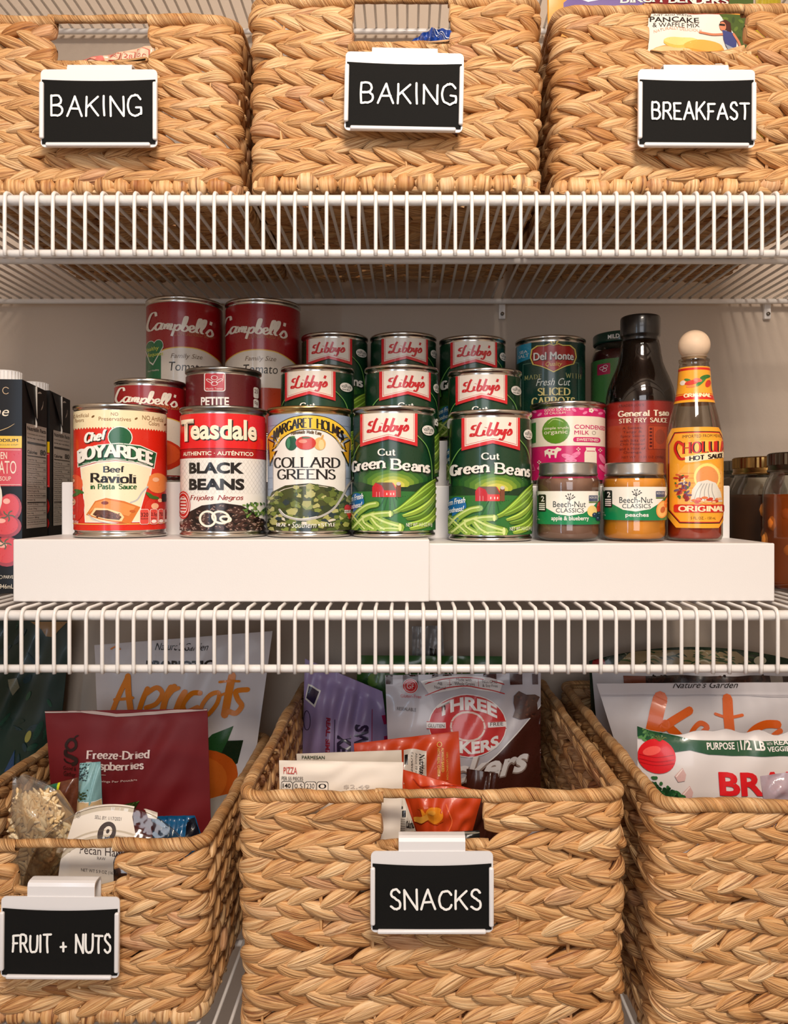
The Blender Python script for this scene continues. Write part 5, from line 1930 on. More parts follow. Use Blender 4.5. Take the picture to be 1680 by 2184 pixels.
bag('snack_bag', 'tall white bag of dried apricots behind the red raspberry pouch', 'bag', .845, ((201, 1376), (581, 1346), (512, 1850), (222, 1850)), .016, SILK, art_apr, CA, seal=.04, wr=.0010, seed=3)


def art_rasp(c):
    bk, wh = P_((30, 8, 12)), P_((236, 214, 206))
    c.poly([(232, 566), (420, 560), (600, 585), (800, 572), (1068, 550), (1070, 566), (800, 588), (600, 600), (420, 578), (234, 580)], P_((190, 170, 164)), 2)
    for p, wd in (([(392, 715), (370, 712), (352, 730), (350, 750), (372, 768), (398, 752), (400, 728), (388, 714)], 15), ([(390, 706), (400, 696), (410, 692)], 7),
                  ([(346, 772), (350, 790), (380, 800), (408, 812), (402, 828), (388, 834)], 19), ([(340, 812), (352, 826), (384, 834)], 7)):
        c.stroke(p, wd, bk, 3)
    c.text('Good &', (335, 846, 410, 866), bk, 3); c.text('Gather', (337, 872, 408, 896), bk, 3)
    c.word('Freeze-Dried', (468, 765, 776, 802), wh, 10, 3, nib=.45); c.word('Raspberries', (468, 820, 750, 856), wh, 10, 3, nib=.45)
    c.rect(525, 882, 566, 884, wh, 3); c.text('4 Servings Per Pouch**', (490, 908, 722, 922), wh, 3)
    c.poly([(594, 1086), (620, 1045), (690, 1022), (738, 1012), (716, 1050), (680, 1088)], P_((44, 60, 24)), 3)
    for k in range(5):
        c.stroke([(610 + k * 22, 1080 - k * 12), (632 + k * 20, 1046 - k * 6)], 3, P_((90, 110, 50)), 4)
    c.stroke([(600, 1086), (736, 1014)], 4, P_((90, 110, 50)), 4)


bag('fruit_pouch', 'flat red pouch of freeze-dried raspberries', 'pouch', .760, ((96, 1517), (442, 1512), (452, 1850), (122, 1850)), .010, F_((112, 8, 18), .6, 0.0), art_rasp, CA, seal=.06, wr=.0008, seed=5)

CLEAR = film('clear_plastic', (240, 238, 232), refl=.07, rough=.12, bump=.5)
CLEAR2 = film('clear_plastic_bag', (236, 232, 224), refl=.06, rough=.15, body=.10, bump=.8)

# bag of slivered almonds
AD = .700
ab = thing('almond_bag', 'clear bag of slivered almonds at the left of the raspberry pouch', 'bag', (px(85, AD), AD, T3 + .0072))
mb = MB()
rs = random.Random(9)
alm = [M((240, 214, 168), .5), M((230, 198, 144), .5), M((246, 228, 190), .5)]
zbag = ab.location.z


def abw(y):
    '''left and right pixel edges of the film at row y'''
    v = (y - 1660) / 275
    return 32 - 24 * v, 66 + 165 * min(1, max(0, v)) ** .45


for _ in range(760):
    y = 1684 + (1925 - 1684) * rs.random()
    l, r = abw(y)
    u = rs.uniform(.10, .92)
    e = 1 - abs(2 * u - 1) ** 2.2
    yy = AD - .004 - .019 * e * min(1, (y - 1672) / 60) * rs.uniform(.8, 1)
    X, Z = px(l + (r - l) * u, AD) - ab.location.x, pz(y, AD) - zbag
    mb.ball((X, yy - ab.location.y, Z), (rs.uniform(.0014, .0024), .0010, rs.uniform(.0040, .0068)), rs.choice(alm), 6, 4, rs.uniform(-1.4, 1.4))
o = mb.build('slivered_almonds', ab)
o['kind'] = 'stuff'
mb = MB()
core = M((206, 170, 116), .7, vary=.2, bscale=200)
vs, fs = [], []
for j in range(13):
    y = 1690 + 235 * j / 12
    l, r = abw(y)
    for i in range(13):
        u = .06 + .88 * i / 12
        e = 1 - abs(2 * u - 1) ** 2.2
        vs.append((px(l + (r - l) * u, AD) - ab.location.x, -.003 - .014 * e * min(1, j / 3), pz(y, AD) - zbag))
mb.add(vs, [(j * 13 + i, (j + 1) * 13 + i, (j + 1) * 13 + i + 1, j * 13 + i + 1) for j in range(12) for i in range(12)], core, True)
mb.add([(x, .006, z) for x, y, z in vs], [(j * 13 + i, j * 13 + i + 1, (j + 1) * 13 + i + 1, (j + 1) * 13 + i) for j in range(12) for i in range(12)], core, True)
mb.build('almond_filling', ab)
mb = MB()
vs, fs = [], []
for sd in (-1, 1):
    for j in range(25):
        y = 1656 + 278 * j / 24
        l, r = abw(max(1660, y))
        for i in range(21):
            u = i / 20
            e = 1 - abs(2 * u - 1) ** 2.2
            wv = .0012 * math.sin(9 * u + j * .7) + .0010 * math.sin(17 * u - j * .9)
            vs.append((px(l - 3 + (r - l + 6) * u, AD) - ab.location.x, sd * (.0015 + (.024 if sd < 0 else .010) * e * min(1, j / 5)) + wv, pz(y + 6 * math.sin(u * 9), AD) - zbag))
    o_ = 0 if sd < 0 else 525
    for j in range(24):
        for i in range(20):
            fs.append((o_ + j * 21 + i, o_ + (j + 1) * 21 + i, o_ + (j + 1) * 21 + i + 1, o_ + j * 21 + i + 1))
mb.add(vs, fs, CLEAR2, True)
mb.build('plastic_film', ab)

# teal speckled sachet


def art_teal(c):
    rs = random.Random(12)
    for _ in range(60):
        x, y = rs.uniform(622, 700), rs.uniform(470, 590)
        c.ell(x, y, rs.uniform(5, 10), 3, P_((26, 40, 44)), 2, -25, n=7)
    for _ in range(60):
        x, y = rs.gauss(660, 26), rs.gauss(695, 20)
        c.ell(x, y, rs.uniform(4, 9), 4, P_((52, 66, 30)), 2, rs.uniform(-60, 60), n=7)
    c.rect(590, 736, 806, 742, PAPER, 2)
    c.rect(590, 742, 812, 900, P_((206, 176, 132)), 1)


bag('speckled_sachet', 'pale teal sachet with dark specks standing before the raspberry pouch', 'sachet', .705, ((170, 1628), (214, 1625), (222, 1800), (160, 1800)), .010, F_((124, 166, 168)), art_teal, CD, seal=.03, wr=.0006, seed=13, nu=20, nv=30)


def art_brown(c):
    c.rect(350, 620, 456, 720, P_((16, 110, 80)), 2); c.rect(456, 610, 474, 730, P_((214, 220, 40)), 3)


bag('trail_mix_bag', 'small brown and green packet left of the teal sachet', 'bag', .722, ((88, 1678), (166, 1658), (172, 1800), (92, 1800)), .010, F_((96, 52, 34), .3, vary=.3), art_brown, CD, seal=.02, wr=.0016, seed=14, nu=24, nv=24)
bag('foil_wrapper', 'blue foil wrapper behind the pecan container', 'wrapper', .705, ((322, 1742), (415, 1740), (448, 1840), (330, 1840)), .012, F_((22, 92, 140), .25, .6), lambda c: c.poly([(1470, 900), (1540, 880), (1600, 1100), (1460, 1100)], P_((14, 18, 30)), 2), CD, seal=.08, wr=.0022, seed=15, nu=24, nv=24)

# round pecan container standing on edge
pr = thing('pecan_container', 'round clear plastic container of pecan halves with a white label', 'container', (px(240, .645), .645, T3 + .0072))
R_ = .0740
mb = MB()


def disc(prof, mat, mb, n=80):
    vs, fs = [], []
    for r, y in prof:
        for k in range(n):
            a = 2 * math.pi * k / n
            vs.append((r * math.cos(a), y, R_ + r * math.sin(a)))
    for i in range(len(prof) - 1):
        for k in range(n):
            fs.append((i * n + k, i * n + (k + 1) % n, (i + 1) * n + (k + 1) % n, (i + 1) * n + k))
    mb.add(vs, fs, mat, True)


disc([(.0005, -.012), (.046, -.012), (.0475, -.0095), (.0495, -.0095), (.0505, -.0125), (.054, -.0128), (.0555, -.0095), (.058, -.009), (.0595, -.0055), (.063, -.005), (.0665, -.001), (.0730, -.0005), (.0740, .0005), (.0730, .0022), (.0650, .0022), (.0600, .006), (.0560, .026), (.050, .0275), (.0005, .0275)], CLEAR, mb)
mb.build('clamshell', pr)
mb = MB()
rs = random.Random(21)
pk = [M((112, 58, 28), .5, vary=.25), M((150, 84, 40), .5, vary=.25), M((84, 42, 22), .5, vary=.25)]
for _ in range(150):
    a, r = rs.uniform(0, 6.28), .045 * math.sqrt(rs.random())
    zz = R_ + r * math.sin(a)
    if zz > R_ + .03:
        continue
    mb.ball((r * math.cos(a), rs.uniform(-.005, .018), zz), (.0125, .005, .0065), rs.choice(pk), 8, 5, rs.uniform(-1.5, 1.5))
o = mb.build('pecan_halves', pr)
o['kind'] = 'stuff'
mb = MB()


def psurf(x, y, ly):
    X = px(x, .631) - pr.location.x
    Z = pz(y, .631) - pr.location.z
    r = math.hypot(X, Z - R_)
    k = -.0131 + max(0, (r - .050)) * .62
    if r > R_:
        s_ = (R_ + .0004) / r
        X, Z = X * s_, R_ + (Z - R_) * s_
    return (X, k - .0004 - ly * .0001, Z)


c = Canvas(mb, psurf, CD, gx=8, gy=8)
lbl = M((222, 214, 202), .6)
c.poly([(560, 824), (780, 828), (995, 846), (990, 930), (1040, 1055), (900, 1180), (880, 1240), (885, 1460), (770, 1460), (445, 1408), (470, 1200), (500, 1050), (530, 880)], lbl, 0)
c.poly([(1090, 850), (1200, 862), (1175, 960), (1110, 945), (1070, 870)], lbl, 0)
pb = P_((50, 36, 34), .5)
c.stroke([(553 + 19 * math.cos(a * .63), 925 + 19 * math.sin(a * .63)) for a in range(11)], 2, pb, 1)
c.text('U', (545, 913, 561, 937), pb, 1)
c.text('SELL BY: 1/17/2021', (696, 918, 910, 940), pb, 1, rise=-12)
c.ell(815, 1028, 72, 72, pb, 1, n=32)
c.rect(790, 1000, 806, 1070, lbl, 2); c.ell(822, 1018, 34, 34, lbl, 2); c.ell(822, 1016, 13, 14, pb, 3)
c.text('Pecan Halves', (618, 1106, 1010, 1172), pb, 1, rise=-36)
c.text('RAW', (756, 1196, 820, 1220), pb, 1, rise=-6)
c.text('NET WT 5.9 OZ (167 g)', (630, 1286, 920, 1318), pb, 1, rise=-30)
mb.build('label', pr)


def art_green(c):
    rs = random.Random(6)
    for _ in range(26):
        x, y = rs.uniform(0, 330), rs.uniform(110, 900)
        c.ell(x, y, rs.uniform(20, 60), rs.uniform(6, 16), P_(rs.choice([(14, 60, 46), (10, 44, 36), (22, 74, 50), (16, 50, 58)])), 2, rs.uniform(0, 180), n=12)
    c.poly([(160, 110), (350, 110), (300, 160), (280, 190), (240, 185), (220, 150)], P_((150, 112, 60)), 3)
    c.ell(165, 690, 14, 32, P_((150, 146, 70)), 3, 20); c.poly([(40, 870), (95, 760), (85, 880)], P_((24, 60, 100)), 3)
    c.poly([(60, 400), (110, 390), (120, 440), (90, 480)], P_((110, 110, 90)), 3)


bag('salad_snack_bag', 'large dark green bag standing at the far left behind the lower basket', 'bag', .922, ((-170, 1325), (152, 1318), (106, 1800), (-170, 1800)), .010, F_((6, 40, 30), .35, .25), art_green, CA, seal=.04, wr=.0010, seed=17)


# ---- middle basket
def art_purple(c):
    nv, rd = P_((44, 34, 66)), P_((150, 34, 60))
    vtext(c, 'SWEET POTATO', (404, 530, 466, 960), nv, 2, .05); vtext(c, 'KETTLE CHIPS', (330, 572, 392, 960), nv, 2, .05)
    vtext(c, 'REAL. SIMPLE.', (282, 500, 302, 680), rd, 2, .04)
    c.rect(318, 508, 321, 700, nv, 2); c.rect(478, 470, 481, 700, P_((160, 50, 90)), 2)
    c.poly([(200, 362), (258, 388), (232, 460), (186, 430)], PAPER, 2); c.poly([(204, 372), (250, 392), (228, 448), (192, 424)], nv, 3)
    c.stroke([(196 + 15 * math.cos(a * .63), 520 + 42 * math.sin(a * .63)) for a in range(11)], 3, nv, 2)
    c.poly([(520, 500), (545, 500), (545, 540), (530, 540)], P_((170, 30, 80)), 2); c.poly([(530, 590), (550, 590), (552, 650), (535, 650)], P_((170, 30, 80)), 2)


bag('chip_bag', 'crumpled purple chip bag at the back left of the SNACKS basket', 'bag', .865, ((650, 1405), (815, 1475), (860, 1800), (640, 1800)), .022, F_((158, 140, 184), .4, .15), art_purple, CB, seal=.08, wr=.0022, seed=22)


def art_bakers(c):
    br, rd, wh, gy = P_((66, 28, 20)), P_((190, 26, 30)), P_((226, 222, 220)), P_((70, 62, 60))
    for x0, x1 in ((536, 566), (612, 680), (742, 770), (790, 830), (972, 1030), (1090, 1146), (1190, 1216)):
        c.rect(x0, 340, x1, 386 if x0 != 742 else 366, br, 2)
    c.poly([(690, 372), (770, 352), (880, 344), (1000, 356), (1060, 374), (1040, 420), (880, 396), (730, 424)], wh, 3)
    for y in (0, 46):
        c.stroke([(712, 382 + y), (800, 362 + y * .8), (885, 356 + y * .75), (970, 364 + y * .8), (1062, 384 + y * .8)], 4, rd, 4)
    c.rect(820, 362, 822, 392, rd, 4); c.rect(948, 362, 950, 392, rd, 4)
    for t, b in (('All', (766, 372, 786, 384)), ('Natural', (752, 388, 802, 400)), ('Made with', (850, 358, 920, 370)), ('Whole Grains', (842, 374, 932, 386)), ('Non-GMO', (968, 366, 1034, 378)), ('& Soy Free', (966, 382, 1034, 396))):
        c.text(t, b, br, 5, rise=-4)
    c.ell(645, 392, 35, 31, wh, 3); c.ell(645, 392, 33, 29, rd, 4); c.ell(645, 392, 27, 24, wh, 5); c.ell(645, 392, 25, 22, rd, 6)
    c.text('GF', (630, 382, 662, 402), wh, 9); c.text('Gluten-Free', (602, 426, 694, 440), rd, 4); c.text('RESEALABLE', (586, 480, 670, 494), gy, 4)
    # brown swoosh and lettering
    c.poly([(1236, 470), (1180, 520), (1090, 600), (1000, 680), (930, 730), (870, 760), (560, 800), (560, 900), (1222, 900)], br, 2)
    c.stroke([(1236, 468), (1180, 520), (1090, 602), (1000, 682), (900, 742)], 5, wh, 3)
    c.ell(896, 548, 172, 126, wh, 4, n=36); c.ell(896, 548, 168, 122, rd, 5, n=36)
    c.text('THREE', (762, 468, 1026, 520), wh, 7, bold=.04, bend=34); c.text('BAKERS', (762, 586, 1030, 634), wh, 7, bold=.04, bend=-26)
    c.ell(896, 552, 78, 62, P_((214, 190, 180)), 7); c.ell(896, 552, 70, 54, P_((200, 60, 56)), 8)
    c.rect(716, 536, 800, 560, wh, 6); c.rect(984, 532, 1066, 556, wh, 6); c.rect(716, 532, 1066, 535, rd, 7); c.rect(716, 561, 1066, 564, rd, 7)
    c.text('GLUTEN', (722, 542, 794, 556), br, 8); c.text('FREE', (994, 536, 1052, 550), br, 8)
    c.text('Snackers', (604, 716, 1166, 818), P_((150, 130, 120)), 6, bold=.05, slant=.3, rise=72); c.text('Snackers', (600, 710, 1162, 812), wh, 8, bold=.03, slant=.3, rise=72)
    ck = P_((70, 34, 24))
    c.poly([(1105, 432), (1128, 412), (1160, 428), (1200, 428), (1222, 440), (1208, 464), (1212, 500), (1196, 530), (1170, 524), (1130, 528), (1096, 518), (1108, 490), (1102, 462)], ck, 5)
    rs = random.Random(30)
    for _ in range(18):
        c.ell(rs.uniform(1115, 1200), rs.uniform(435, 515), 8, 5, P_(rs.choice([(96, 52, 36), (50, 22, 16)])), 6, rs.uniform(0, 180), n=8)


bag('cookie_bag', 'white and brown gluten free snack bag with a red oval, in the SNACKS basket', 'bag', .800, ((820, 1450), (1160, 1444), (1152, 1800), (835, 1800)), .018, F_((184, 180, 186), .3, .3), art_bakers, CB, seal=.05, wr=.0010, lean=.02, seed=23)


def art_gbag(c):
    for k in range(24):
        c.ell(420 + k * 32, 350 + 18 * math.sin(k * 1.7), 26, 30, P_([(54, 96, 30), (36, 76, 28), (90, 130, 48)][k % 3]), 2, k * 20, n=12)
    c.text('ORGANIC', (640, 300, 900, 330), PAPER, 3)


bag('green_chip_bag', 'green bag lying at the back of the SNACKS basket', 'bag', .888, ((762, 1398), (1078, 1400), (1085, 1780), (755, 1780)), .012, F_((50, 96, 36)), art_gbag, CB, seal=.03, wr=.0018, seed=24)
bag('clear_bag', 'clear plastic bag with a black clip, rising at the back of the middle basket', 'bag', .908, ((878, 1336), (944, 1334), (960, 1700), (880, 1700)), .006, film('frosted_plastic', (190, 190, 190), refl=.1, rough=.25, body=.45, bump=.8), lambda c: c.rect(730, 210, 758, 262, INK, 2), CB, seal=.03, wr=.0016, seed=25, nu=20, nv=30)


def art_gold1(c):
    wh, yl = P_((230, 220, 206)), P_((240, 190, 90))
    c.rect(616, 668, 716, 800, wh, 3)
    vtext(c, 'Nutrition', (684, 682, 708, 760), INK, 4, .03); vtext(c, 'About 10 servings', (664, 682, 676, 790), INK, 4)
    vtext(c, 'Serving size', (646, 682, 658, 790), INK, 4, .02); c.rect(620, 690, 634, 730, INK, 4)
    vtext(c, 'ALWAYS BAKED', (782, 660, 794, 756), yl, 3, .02); vtext(c, 'WITH REAL CHEESE', (764, 660, 776, 772), yl, 3, .02)
    c.stroke([(774 + 10 * math.cos(a * .63), 646 + 10 * math.sin(a * .63)) for a in range(11)], 3, yl, 3)
    vtext(c, '100% SATISFACTION', (804, 680, 812, 790), yl, 3)


bag('cracker_bag', 'orange cracker bag with a nutrition panel, upper one in the SNACKS basket', 'bag', .735, ((752, 1597), (980, 1570), (992, 1840), (770, 1840)), .012, F_((206, 66, 16), .4, .15), art_gold1, CB, seal=.03, wr=.0010, seed=26, lean=.015)


def art_gold2(c):
    yl = P_((236, 146, 40))
    c.poly([(640, 300), (700, 250), (760, 250), (860, 250), (910, 320), (910, 400), (850, 440), (770, 430), (720, 400), (640, 440), (580, 440), (610, 400), (690, 350), (670, 300)], P_((196, 76, 20)), 2)
    c.ell(815, 340, 92, 88, yl, 3); c.poly([(740, 330), (590, 410), (590, 450), (680, 440), (760, 400)], P_((244, 176, 70)), 4)
    c.poly([(690, 360), (672, 290), (690, 280), (730, 330)], yl, 3); c.ell(790, 310, 40, 26, P_((244, 170, 66)), 4, -20)
    c.stroke([(600, 0), (700, 60), (900, 60), (1100, 80), (1260, 130)], 10, P_((170, 40, 16)), 2)
    c.stroke([(940, 240), (1000, 400), (960, 500)], 12, P_((236, 110, 60)), 2)


bag('cracker_bag', 'red-orange cracker bag seen through the handle opening of the SNACKS basket', 'bag', .665, ((853, 1640), (1030, 1690), (1000, 1800), (905, 1830)), .010, F_((200, 66, 22), .45, .1), art_gold2, CH, seal=.03, wr=.0009, seed=27, nu=30, nv=30)


def art_pizza(c):
    c.text('PIZZA', (92, 728, 152, 756), P_((180, 60, 50)), 2, bold=.01); c.text('PER 55 PIECES', (84, 768, 178, 784), INK, 2)
    for i, t in enumerate(('140', '0.5', '230', '0')):
        x = 84 + i * 52
        c.rrect(x - 2, 788, x + 48, 850, 10, INK, 2); c.rrect(x, 790, x + 46, 850, 10, P_((232, 224, 212)), 3)
        c.text(t, (x + 5, 797, x + 40, 817), INK, 4, bold=.02 if i == 0 else 0)
    c.text('$2.49', (356, 800, 468, 818), P_((196, 188, 178)), 2)


PBX = M((226, 216, 202), .55)
bag('cracker_box', 'white folded carton marked PIZZA at the front of the SNACKS basket', 'box', .603, ((595, 1622), (860, 1626), (852, 1805), (598, 1805)), .003, PBX, art_pizza, CB, seal=.02, wr=.0004, seed=28)
bag('cracker_box', 'white carton marked PARMESAN, just behind the one marked PIZZA', 'box', .632, ((632, 1608), (856, 1600), (862, 1805), (640, 1805)), .003, M((196, 186, 172), .55), lambda c: c.text('PARMESAN', (172, 678, 272, 692), P_((40, 60, 40)), 2, bold=.02), CB, seal=.02, wr=.0004, seed=29)


def art_nut(c):
    c.rect(30, 30, 200, 700, P_((222, 214, 200)), 1)
    for t, b in (('Size', (446, 250, 490, 290)), ('Calories', (524, 420, 610, 500)), ('Total Fat', (526, 560, 620, 588))):
        c.text(t, b, INK, 3, bold=.03, rise=-16)
    c.rect(480, 320, 520, 380, INK, 3); c.rect(520, 545, 640, 548, INK, 3)
    for k in range(10):
        c.rect(440, 400 + k * 24, 512, 406 + k * 24, P_((120, 112, 104)), 3)


bag('nutrition_pouch', 'small white pouch with a nutrition panel inside the handle opening', 'pouch', .622, ((846, 1700), (862, 1700), (896, 1800), (842, 1800)), .004, M((214, 206, 192), .5), art_nut, CH, seal=.02, wr=.0005, seed=31, nu=16, nv=24)
bag('dark_pouch', 'black pouch at the foot of the handle opening of the SNACKS basket', 'pouch', .645, ((905, 1776), (1022, 1772), (1030, 1850), (900, 1850)), .008, F_((40, 42, 40)), lambda c: c.stroke([(1080, 590), (1120, 570), (1300, 566)], 8, P_((150, 146, 130)), 2), CH, seal=.03, wr=.0010, seed=32, nu=20, nv=16)
bag('brown_bag', 'dark brown bag behind the red-orange cracker bag', 'bag', .735, ((995, 1640), (1062, 1650), (1066, 1830), (992, 1830)), .008, F_((58, 26, 18)), None, CB, seal=.03, wr=.0012, seed=33, nu=20, nv=24)


# ---- right basket
def art_keto(c):
    og = P_((226, 98, 14))
    c.text("Nature's Garden", (612, 418, 950, 452), INK, 2, slant=.35)
    for y in (486, 492):
        c.rect(236, y, 1400, y + 2, P_((176, 172, 178)), 2)
    for p, wd in (([(548, 500), (520, 570), (488, 680)], 66), ([(690, 560), (600, 600), (540, 640)], 40), ([(556, 620), (600, 660), (640, 700)], 44),
                  ([(660, 720), (720, 680), (770, 640), (740, 620), (700, 650), (670, 700)], 24), ([(892, 505), (880, 600), (876, 740)], 50), ([(820, 576), (880, 590), (952, 578)], 14),
                  ([(930, 740), (990, 660), (1060, 625), (1130, 625)], 40), ([(1140, 655), (1090, 690), (1060, 740)], 26)):
        c.stroke(p, wd, og, 3)


bag('snack_bag', 'white bag with large orange lettering in the lower right basket', 'bag', .800, ((1272, 1458), (1790, 1455), (1770, 1850), (1395, 1850)), .020, SILK, art_keto, CC, seal=.07, wr=.0014, seed=41)


def art_brad(c):
    gn, rd, wh = P_((26, 78, 48)), P_((214, 26, 34)), P_((232, 226, 220))
    c.poly([(430, 640), (520, 650), (600, 690), (700, 712), (1400, 722), (1400, 790), (900, 786), (780, 778), (690, 760), (600, 775), (430, 700)], gn, 2)
    rs = random.Random(44)
    for _ in range(30):
        c.ell(rs.uniform(440, 540), rs.uniform(655, 720), 14, 6, P_(rs.choice([(60, 110, 60), (40, 90, 50), (90, 140, 80)])), 3, rs.uniform(0, 180), n=8)
    c.text('PURPOSE', (774, 722, 918, 756), wh, 3, bold=.02); c.rect(934, 722, 937, 766, wh, 3); c.text('1/2 LB', (950, 716, 1070, 760), wh, 3, bold=.03)
    c.text('WITH', (1080, 722, 1112, 736), wh, 3); c.text('REAL', (1122, 714, 1220, 736), wh, 3, bold=.02); c.text('VEGGIES', (1080, 742, 1214, 766), wh, 3, bold=.02)
    c.ell(523, 795, 93, 86, rd, 4, n=30); c.ell(500, 770, 46, 22, P_((236, 90, 80)), 5, -15)
    for y in (790, 812, 830):
        c.stroke([(440, y), (520, y + 12), (605, y - 4)], 4, P_((176, 16, 26)), 5)
    for a in (-1.2, -.6, -.1, .5, 1.1):
        c.stroke([(542, 722), (542 + 26 * math.sin(a), 712 - 14 * math.cos(a)), (542 + 44 * math.sin(a), 720 - 26 * math.cos(a))], 6, P_((80, 100, 40)), 6, taper=.6)
    for x, y in ((632, 880), (662, 964)):
        c.poly([(x - 28, y + 6), (x + 12, y - 36), (x + 28, y - 4), (x + 20, y + 26), (x - 12, y + 34)], P_((206, 170, 166)), 4)
        c.stroke([(x - 20, y + 8), (x + 10, y - 28)], 5, P_((236, 220, 214)), 5)
    for _ in range(90):
        t = rs.random()
        c.ell(470 + t * 200 + rs.uniform(-30, 40), 915 + t * 120 + rs.uniform(-22, 30), rs.uniform(8, 17), rs.uniform(6, 12), P_(rs.choice([(24, 74, 40), (16, 56, 30), (44, 100, 54)])), 4, rs.uniform(0, 180), n=8)
    c.text("BRAD'S", (822, 856, 1420, 974), rd, 3, bold=.035); c.text('BUCKS COUNTY', (822, 992, 1226, 1012), P_((44, 40, 44)), 3)


bag('veggie_chip_bag', 'torn-open white bag with a printed tomato, front of the lower right basket', 'bag', .685, ((1358, 1548), (1800, 1570), (1790, 1850), (1362, 1850)), .016, F_((216, 210, 208), .35, .3), art_brad, CC, seal=.02, wr=.0010, seed=42, top=lambda u: 8 * math.sin(u * 40) * u + 14 * math.sin(min(1, u * 3) * 3.1))
bag('clear_bag', 'pale translucent bag corner at the right edge of the lower right basket', 'bag', .618, ((1621, 1656), (1740, 1640), (1740, 1800), (1640, 1800)), .006, film('lilac_plastic', (206, 190, 200), refl=.08, rough=.2, body=.55, bump=.6), None, CC, seal=.04, wr=.0012, seed=43, nu=20, nv=20)


def art_strip(c):
    c.rect(358, 388, 380 + 1000, 428, P_((46, 26, 22)), 2); c.rect(358, 388, 470, 428, P_((130, 64, 36)), 3); c.rect(1110, 388, 1170, 432, P_((150, 140, 130)), 3)
    rs = random.Random(45)
    for _ in range(40):
        c.ell(rs.uniform(470, 1110), rs.uniform(392, 426), 16, 7, P_(rs.choice([(70, 40, 30), (30, 18, 18)])), 3, rs.uniform(0, 180), n=8)


bag('snack_bag', 'white bag with a brown printed strip, behind the orange lettered one', 'bag', .862, ((1262, 1432), (1770, 1430), (1770, 1850), (1300, 1850)), .014, SILK, art_strip, CC, seal=.02, wr=.0014, seed=46)


def art_arch(c):
    rs = random.Random(47)
    c.poly([(200, 345), (240, 275), (380, 248), (700, 242), (950, 252), (1090, 280), (1130, 345), (1130, 700), (200, 700)], P_((24, 46, 26)), 1)
    c.poly([(300, 345), (400, 262), (700, 254), (940, 264), (1050, 345), (1050, 700), (300, 700)], P_((150, 130, 92)), 2)
    for _ in range(46):
        x, y = rs.uniform(330, 1060), rs.uniform(262, 345)
        a = rs.uniform(-60, 60)
        c.stroke([(x - 30, y), (x, y - 10 * math.sin(a)), (x + 30, y + 8)], 8, P_(rs.choice([(34, 70, 34), (60, 90, 44), (24, 50, 28), (190, 180, 150)])), 3, taper=.6)
    c.ell(232, 330, 34, 40, P_((150, 26, 26)), 3)
    c.ell(1060, 310, 34, 22, P_((200, 190, 160)), 4)


bag('herb_snack_bag', 'green rimmed bag with leaf drawings at the back of the lower right basket', 'bag', .898, ((1256, 1380), (1700, 1380), (1700, 1850), (1275, 1850)), .008, F_((30, 50, 30)), art_arch, CC, seal=.02, wr=.0010, seed=48, top=lambda u: 30 * (2 * u - 1) ** 2)


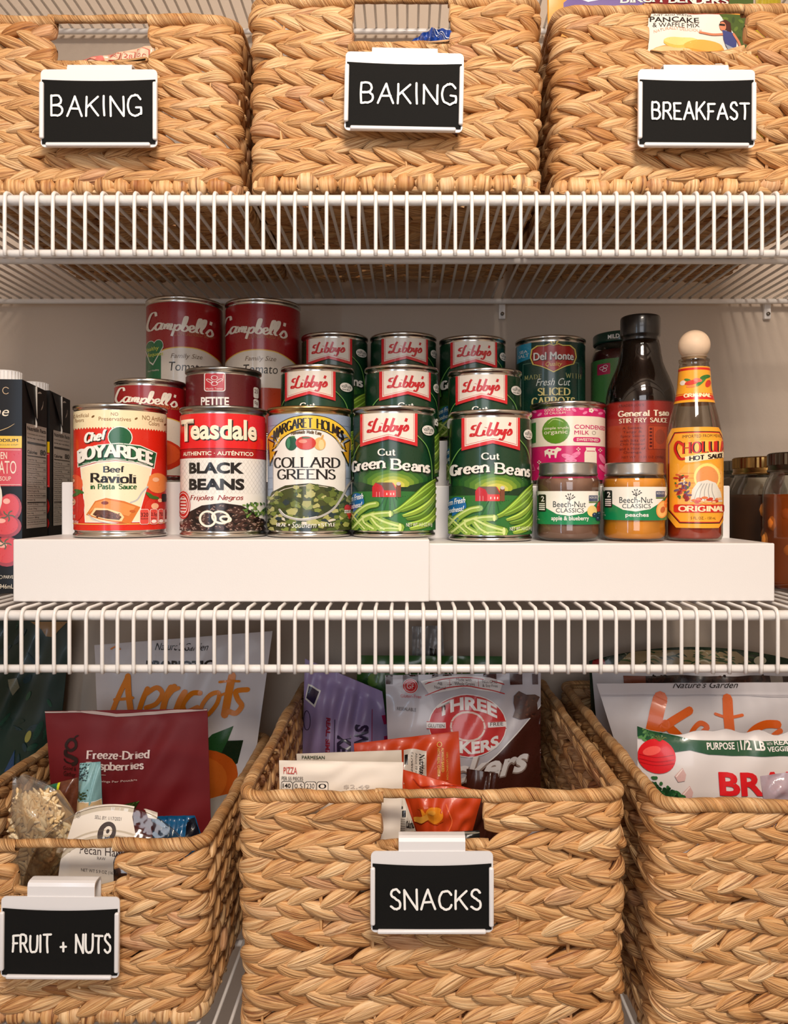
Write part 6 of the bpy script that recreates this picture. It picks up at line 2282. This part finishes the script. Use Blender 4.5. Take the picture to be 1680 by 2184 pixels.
# ---- upper baskets
def art_pan(c):
    og, pp, gn, wh = P_((226, 148, 50)), P_((110, 92, 150)), P_((70, 92, 40)), P_((236, 228, 216))
    c.rect(600, -200, 1560, 66, P_((120, 26, 34)), 1)
    c.poly([(600, -200), (800, -200), (790, 0), (740, 40), (700, 120), (600, 400)], og, 2)
    c.poly([(720, 20), (800, -40), (860, 6), (930, -30), (1060, 20), (1060, 60), (720, 60)], pp, 3)
    c.poly([(780, 10), (840, -20), (880, 20), (820, 30)], P_((214, 214, 232)), 4)
    c.rect(1420, -200, 1700, 60, gn, 2)
    for dx, m_, ly in ((2, P_((60, 10, 20)), 4), (0, wh, 5)):
        c.word('BIRCH BENDERS', (960 + dx, 6, 1412 + dx, 34), m_, 9, ly, nib=.6)
    c.rect(1060, 62, 1400, 82, P_((196, 50, 36)), 3); c.text('MICRO-PANCAKERY', (1056, 66, 1278, 79), P_((90, 16, 16)), 4, bold=.02)
    c.rect(1040, 82, 1500, 420, wh, 2)
    c.poly([(1372, 80), (1560, 70), (1560, 300), (1480, 260), (1440, 160)], gn, 3)
    for k in range(10):
        c.ell(1400 + k * 12, 100 + (k * 37) % 110, 14, 7, P_([(96, 120, 50), (54, 76, 36)][k % 2]), 4, k * 33, n=8)
    c.text('JUST ADD WATER', (1092, 86, 1258, 96), INK, 3); c.text('PANCAKE', (1076, 98, 1286, 122), INK, 3, bold=.02); c.text('& WAFFLE MIX', (1088, 124, 1286, 144), INK, 3, bold=.01)
    c.text('NATURALLY DELICIOUS', (1092, 158, 1294, 172), P_((214, 140, 110)), 3, bend=16)
    for x, y, rx, ry, k in ((1210, 262, 140, 40, (236, 160, 90)), (1300, 240, 94, 36, (238, 158, 60)), (1160, 262, 90, 30, (246, 196, 140)), (1205, 214, 76, 24, (246, 190, 90)), (1200, 206, 70, 18, (250, 212, 130)), (1300, 226, 86, 24, (244, 176, 80))):
        c.ell(x, y, rx, ry, P_(k), 4)
    sk, hr, bl = P_((206, 130, 96)), P_((70, 30, 26)), P_((60, 70, 130))
    c.poly([(1375, 116), (1400, 104), (1422, 116), (1428, 160), (1414, 186), (1404, 150), (1376, 150)], hr, 5); c.ell(1386, 136, 15, 20, sk, 6); c.rect(1370, 126, 1396, 134, INK, 7)
    c.stroke([(1396, 168), (1340, 176), (1284, 170)], 9, sk, 6); c.poly([(1384, 152), (1440, 160), (1450, 200), (1440, 262), (1400, 220), (1388, 190)], bl, 6)
    c.stroke([(1436, 164), (1456, 190), (1466, 212)], 11, sk, 7); c.poly([(1396, 210), (1480, 236), (1484, 290), (1440, 286)], P_((150, 160, 176)), 7)


bag('pancake_mix_bag', 'bag of pancake and waffle mix standing in the BREAKFAST basket', 'bag', .705, ((1166, -70), (1606, -70), (1602, 370), (1172, 370)), .012, F_((226, 150, 56), .35, .3), art_pan, CF, seal=.04, wr=.0006, seed=51)
bag('yellow_pouch', 'yellow-green pouch top at the right of the pancake mix bag', 'pouch', .760, ((1612, -60), (1664, -60), (1668, 330), (1608, 330)), .008, F_((196, 176, 40), .35), None, CF, seal=.04, wr=.0008, seed=52, nu=16, nv=20)


def art_wrap(c):
    rd = P_((196, 84, 74))
    for x, t in ((528, '28'), (586, 'D.C'), (470, '20g')):
        c.rect(x, 212 + (586 - x) * .2, x + 52, 276, rd, 2); c.rect(x + 3, 216 + (586 - x) * .2, x + 49, 272, P_((232, 206, 180)), 3); c.text(t, (x + 10, 240, x + 42, 262), rd, 4)
    c.poly([(340, 250), (370, 232), (440, 240), (450, 262), (340, 266)], P_((214, 120, 110)), 2)
    c.text('SUGARS', (460, 228, 520, 238), rd, 2)
    c.rect(600, 270, 650, 300, P_((206, 70, 60)), 2)


bag('candy_bag', 'crumpled pale wrapper with red print inside the leftmost upper basket', 'bag', .690, ((160, 132), (326, 96), (360, 340), (130, 340)), .014, F_((224, 190, 160), .35), art_wrap, CG, seal=.02, wr=.0018, seed=53)


def art_blue(c):
    wh = P_((206, 216, 232))
    c.stroke([(166, 128), (200, 160), (236, 186)], 4, wh, 2); c.stroke([(180, 126), (210, 150), (240, 172)], 4, wh, 2)
    c.poly([(66, 200), (110, 180), (180, 200), (180, 230), (66, 230)], P_((30, 50, 110)), 2)


bag('blue_packet', 'blue packet with white lines inside the middle upper basket', 'bag', .690, ((872, 92), (962, 66), (990, 330), (860, 330)), .014, F_((24, 66, 150), .35, .3), art_blue, CF, seal=.02, wr=.0024, seed=54, top=lambda u: -16 * math.sin(u * 3.1))
